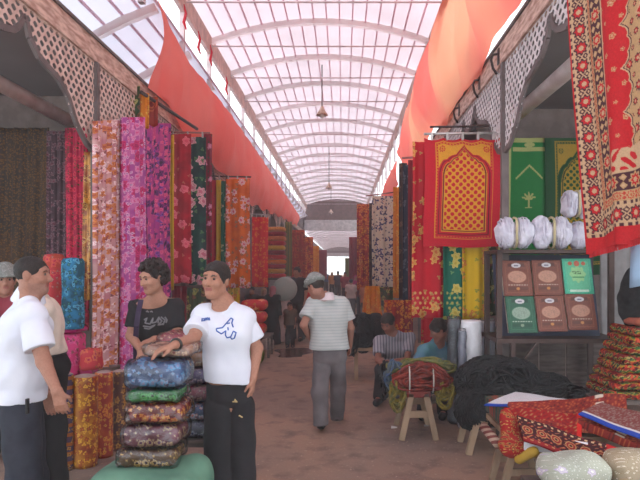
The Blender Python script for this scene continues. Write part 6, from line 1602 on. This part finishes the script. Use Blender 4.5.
# ---------------------------------------------------------------- rug table in front
zt_ = 0.42
x0, x1 = P(489, 0, 4.28).x, 2.6
tb = empty('trestle_table', (1.7, 4.05, 0), 'raw wood trestle table under the pile of rugs', 'table')
m = MB(); m.box((x0 + 0.06, 3.95, zt_ - 0.04), (x1, 4.6, zt_)); m.build('table_top', M['raw_wood'], tb)
for yy in (4.28, 4.0):
    for xa_, xb_ in ((x0 + 0.02, x0 + 0.12), (x0 + 0.36, x0 + 0.24), (x1 - 0.06, x1 - 0.1)):
        m = MB(); m.bar((xa_, yy, 0), (xb_, yy, zt_ - 0.03), 0.05, 0.04, (0, 1, 0)); m.build('leg', M['raw_wood'], tb, bevel=0.004)
    m = MB(); m.box((x0 + 0.06, yy - 0.012, 0.13), (x0 + 0.34, yy + 0.012, 0.18)); m.build('crossbar', M['raw_wood'], tb)
lg = MB(); lg.tube([P(484, 427, 4.3), P(498, 444, 3.95)], 0.035, 12)
lgo = lg.build('cloth_roll', fabric('striped_small_roll', (186, 160, 140), (), coord='OBJ', stripes=(1, 0.05, 0.5, (120, 60, 56))), smooth=True); tag(lgo, 'short striped roll lying on the table end under the rugs', 'cloth roll')
GT = 'rugs piled on the raw wood table'
def draped(name, label, corners, zbase, thick, pattern, seed, nx=70, ny=34, wavy=0.012, sag=0.0, mat=None, grp=GT, hangfront=0.0):
    """a folded rug lying on the pile: corners (x,y) of near-left, near-right, far-right, far-left; front edge may hang over"""
    a, b, c_, d_ = [Vector((q[0], q[1], q[2] if len(q) > 2 else 0)) for q in corners]; vs = []; xs = []; ys = []
    w_ = (b - a).length; h_ = (d_ - a).length
    for j_ in range(ny + 1):
        t = j_ / ny
        for i in range(nx + 1):
            s_ = i / nx; p_ = (a.lerp(b, s_)).lerp(d_.lerp(c_, s_), t)
            z = p_.z + zbase + wavy * math.sin(7 * p_.x + 5 * p_.y + seed) + wavy * 0.6 * math.sin(17 * p_.x - 9 * p_.y + 2 * seed)
            if hangfront and t < 0.3: 
                e = (0.3 - t) / 0.3; z -= hangfront * e ** 1.6; p_ = p_ + Vector((0, 0.10 * e, 0)) * 0.0
            vs.append((p_.x, p_.y, z)); xs.append(s_ * w_); ys.append(t * h_)
    fs = [(j_ * (nx + 1) + i, j_ * (nx + 1) + i + 1, (j_ + 1) * (nx + 1) + i + 1, (j_ + 1) * (nx + 1) + i) for j_ in range(ny) for i in range(nx)]
    o = from_data(name, vs, fs, mat or M['weave'], None, True, uvs=np.stack([xs, ys], 1), cols=pattern(np.array(xs), np.array(ys), w_, h_) if pattern else None, origin=Vector(vs[0]))
    s = o.modifiers.new('t', 'SOLIDIFY'); s.thickness = thick; s.offset = -1; bvl = o.modifiers.new('b', 'BEVEL'); bvl.width = thick * 0.35; bvl.segments = 2; bvl.limit_method = 'ANGLE'
    return tag(o, label, 'rug', grp)
def blue_edge(x, y, w, h):
    col = paint(x, (222, 218, 222)); put(col, (y < 0.035 + 0.012 * np.abs(np.sin(x * 75))), (44, 74, 170)); return col
def scarlet(x, y, w, h):
    col = paint(x, (150, 26, 26)); f = nz(x, y, 105); put(col, f > 0.62, (160, 112, 72)); put(col, f < -0.6, (120, 20, 30)); put(col, np.minimum(x, w - x) < 0.03, (214, 40, 34)); return col
def redbrown(x, y, w, h):
    col = paint(x, (142, 44, 36)); f = nz(x, y, 130); put(col, f > 0.6, (190, 96, 60)); put(col, f < -0.7, (96, 30, 32)); put(col, (x > w - 0.22) & (x < w - 0.16) & (np.sin(y * 150) > 0), (226, 206, 186)); return col
def mixed(x, y, w, h):
    col = paint(x, (96, 84, 70)); f = nz(x, y, 50); put(col, f > 0.3, (150, 70, 56)); put(col, f < -0.4, (56, 80, 70)); return col
def white(x, y, w, h): return paint(x, (226, 222, 226))
def greyred(x, y, w, h):
    col = paint(x, (128, 62, 58)); f = nz(x, y, 150); put(col, f > 0.4, (150, 120, 110)); put(col, y < 0.04, (40, 66, 160)); put(col, (y > 0.04) & (y < 0.06), (214, 206, 204)); return col
def px3(px, py, z):
    d_ = (CZ - z) * F / (py - HY); return ((px - CX) * d_ / F, d_)
def onz(px, py, z): a = px3(px, py, z); return (a[0], a[1])
Q = onz
W = lambda px, py, d_: tuple(P(px, py, d_))
draped('folded_rug', 'mixed green and red rug lowest in the pile on the table', [(x0 + 0.06, 4.12), (1.62, 4.12), (1.65, 4.58), (x0 + 0.04, 4.58)], 0.565, 0.12, mixed, 1, wavy=0.005)
draped('folded_rug', 'white rug with scalloped blue edge sticking out at the back of the pile', [Q(484, 404, 0.585), Q(558, 407, 0.585), Q(570, 399, 0.585), Q(515, 391, 0.585)], 0.585, 0.014, blue_edge, 2, wavy=0.004)
draped('folded_rug', 'red brown rug with a white dotted band across the back of the pile', [W(514, 424, 3.95), W(630, 440, 3.85), W(626, 397, 4.45), W(508, 407, 4.12)], 0.03, 0.03, redbrown, 3, wavy=0.008)
draped('folded_rug', 'scarlet rug folded under the maroon one at the table end', [W(503, 446, 3.86), W(582, 450, 3.80), W(582, 414, 3.96), W(504, 409, 4.04)], 0.01, 0.02, scarlet, 4, wavy=0.008)
draped('folded_rug', 'white rug back showing between the scarlet and maroon rugs', [W(524, 450, 3.74), W(588, 457, 3.66), W(588, 442, 3.70), W(524, 436, 3.80)], 0.0, 0.012, white, 5, wavy=0.004)
draped('folded_rug', 'dark maroon rug with gold medallions lying across the pile', [W(524, 440, 3.70), W(620, 476, 3.50), W(628, 450, 3.66), W(517, 415, 3.88)], 0.0, 0.022, runner, 6, nx=150, ny=60, wavy=0.007)
draped('folded_rug', 'grey red rug with a blue edge on the far end of the pile', [W(578, 414, 3.9), W(652, 444, 3.62), W(658, 416, 3.95), W(602, 402, 4.1)], 0.0, 0.012, greyred, 7, wavy=0.006)
draped('folded_rug', 'thick dark red rug folded under the blue-edged grey red one', [W(576, 419, 3.92), W(650, 449, 3.65), W(656, 421, 3.97), W(601, 407, 4.12)], 0.0, 0.06, redbrown, 9, wavy=0.004)
# scarlet bunched end
f = Field(); c = P(512, 437, 4.02); f.cone(P(507, 418, 3.95), P(511, 446, 3.85), 0.055, 0.075, 0.04); f.cone(P(511, 446, 3.85), P(526, 452, 3.80), 0.06, 0.045, 0.04); f.wrinkle += [(0.012, 26, 1), (0.006, 60, 2)]
x = soft('folded_rug', f, fabric('scarlet_gold_rug', (152, 28, 26), [(36, 0.5, 4, 0.3, (168, 116, 62), (90, 24, 28), 0.55), (55, 0.4, 3, 0.3, (120, 30, 30), (220, 170, 90), 0.5)], coord='OBJ'), None, 0.011, origin=P(512, 452, 4.0)); tag(x, 'bunched scarlet and gold rug drooping at the table end', 'rug', GT)
f = Field(); f.cone(P(519, 459, 3.78), P(534, 452, 3.72), 0.03, 0.035, 0.02); f.wrinkle.append((0.006, 40, 1)); x = soft('cloth_bundle', f, plain('mustard_cloth', (186, 148, 54), 0.8), None, 0.01, origin=P(527, 462, 3.91)); tag(x, 'small mustard cloth hanging under the bunched scarlet rug', 'cloth bundle')
f = Field(); f.cone(P(539, 460, 3.72), P(541, 474, 3.72), 0.022, 0.028, 0.02); f.wrinkle.append((0.005, 40, 1)); x = soft('cloth_bundle', f, plain('blue_cloth', (44, 78, 160), 0.8), None, 0.01, origin=P(541, 480, 3.98)); tag(x, 'small blue cloth hanging under the table edge', 'cloth bundle')
# net bags at the front
GN = 'wrapped cushions in pale net at the table front'
lace = fabric('pale_lace', (172, 174, 158), [(48, 0.42, 4, 0.3, (150, 158, 142), (224, 222, 212), 0.7), (12, 0.34, 5, 0.2, (190, 176, 200), (226, 224, 216), 0.4)], coord='OBJ')
wick = fabric('woven_straw', (164, 150, 126), [(44, 0.45, 4, 0.3, (150, 130, 100), (222, 214, 196), 0.7), (11, 0.42, 4, 0.2, (176, 150, 116), (120, 100, 76), 0.35)], coord='OBJ')
o = empty('low_table', (1.68, 3.5, 0), 'low table carrying the net wrapped cushions', 'table'); m = MB(); m.box((1.16, 3.3, 0.22), (2.2, 3.66, 0.26)); m.build('table_top', M['plank'], o)
for x_ in (1.21, 2.15):
    for y in (3.33, 3.65): m = MB(); m.box((x_ - 0.025, y - 0.025, 0), (x_ + 0.025, y + 0.025, 0.22)); m.build('leg', M['plank'], o)
for lb, cc_, rr_, mt in (('lace cushion with white and mauve flowers at the table front', (1.43, 3.47, 0.365), (0.22, 0.16, 0.105), lace), ('straw coloured woven cushion at the table front', (1.80, 3.46, 0.38), (0.175, 0.16, 0.12), wick)):
    f = Field(); f.ell(cc_, rr_, None); f.rbox(cc_, (rr_[0] * 0.85, rr_[1] * 0.85, rr_[2] * 0.7), 0.05, None, 0.05); f.wrinkle += [(0.012, 16, 2), (0.005, 44, 1)]; x = soft('cushion', f, mt, None, 0.011, origin=(cc_[0], cc_[1], cc_[2] - rr_[2])); tag(x, lb, 'cushion', GN)

# ---- iron hooks on the board above the prayer rugs, ribbons under the eave
GH = 'iron hooks on the weathered board'
for k, (d_, lb) in enumerate(((5.75, 'iron hook on the weathered board nearest the big red carpet'), (6.55, 'iron hook in the middle of the weathered board above the prayer rug'), (7.7, 'iron hook on the weathered board farthest from the big red carpet'))):
    q = Vector((FR - 0.03, d_, Zf0 + 0.1)); o = empty('iron_hook', q, lb, 'hook', GH)
    m = MB(); m.box((q.x - 0.012, d_ - 0.03, q.z - 0.08), (q.x, d_ + 0.03, q.z + 0.08)); m.build('hook_plate', M['dark_rail'], o)
    m = MB(); m.tube([q + Vector((-0.005, 0, 0.03)), q + Vector((-0.06, 0, 0.02)), q + Vector((-0.08, 0, -0.03)), q + Vector((-0.06, 0, -0.12)), q + Vector((-0.02, 0, -0.18))], 0.014, 6); m.build('hook_arm', M['dark_rail'], o, True)
GRI = 'red ribbons tied under the eave'
for k, (d_, zz) in enumerate(((8.1, 3.55), (8.9, 3.5), (9.7, 3.6), (11.0, 3.5))):
    m = MB(); b_ = Vector((XL + 0.05, d_, CZ + zz + 0.25)); m.tube([b_, b_ + Vector((0.02, 0.03, -0.12)), b_ + Vector((0.0, 0.0, -0.26)), b_ + Vector((0.03, 0.02, -0.36))], [0.008, 0.02, 0.026, 0.012], 6)
    o = m.build('ribbon', FB['red_plain'], smooth=True, origin=b_); tag(o, '%s red ribbon along the eave board above the long red sun cloth' % ('first', 'second', 'third', 'fourth')[k], 'ribbon', GRI)
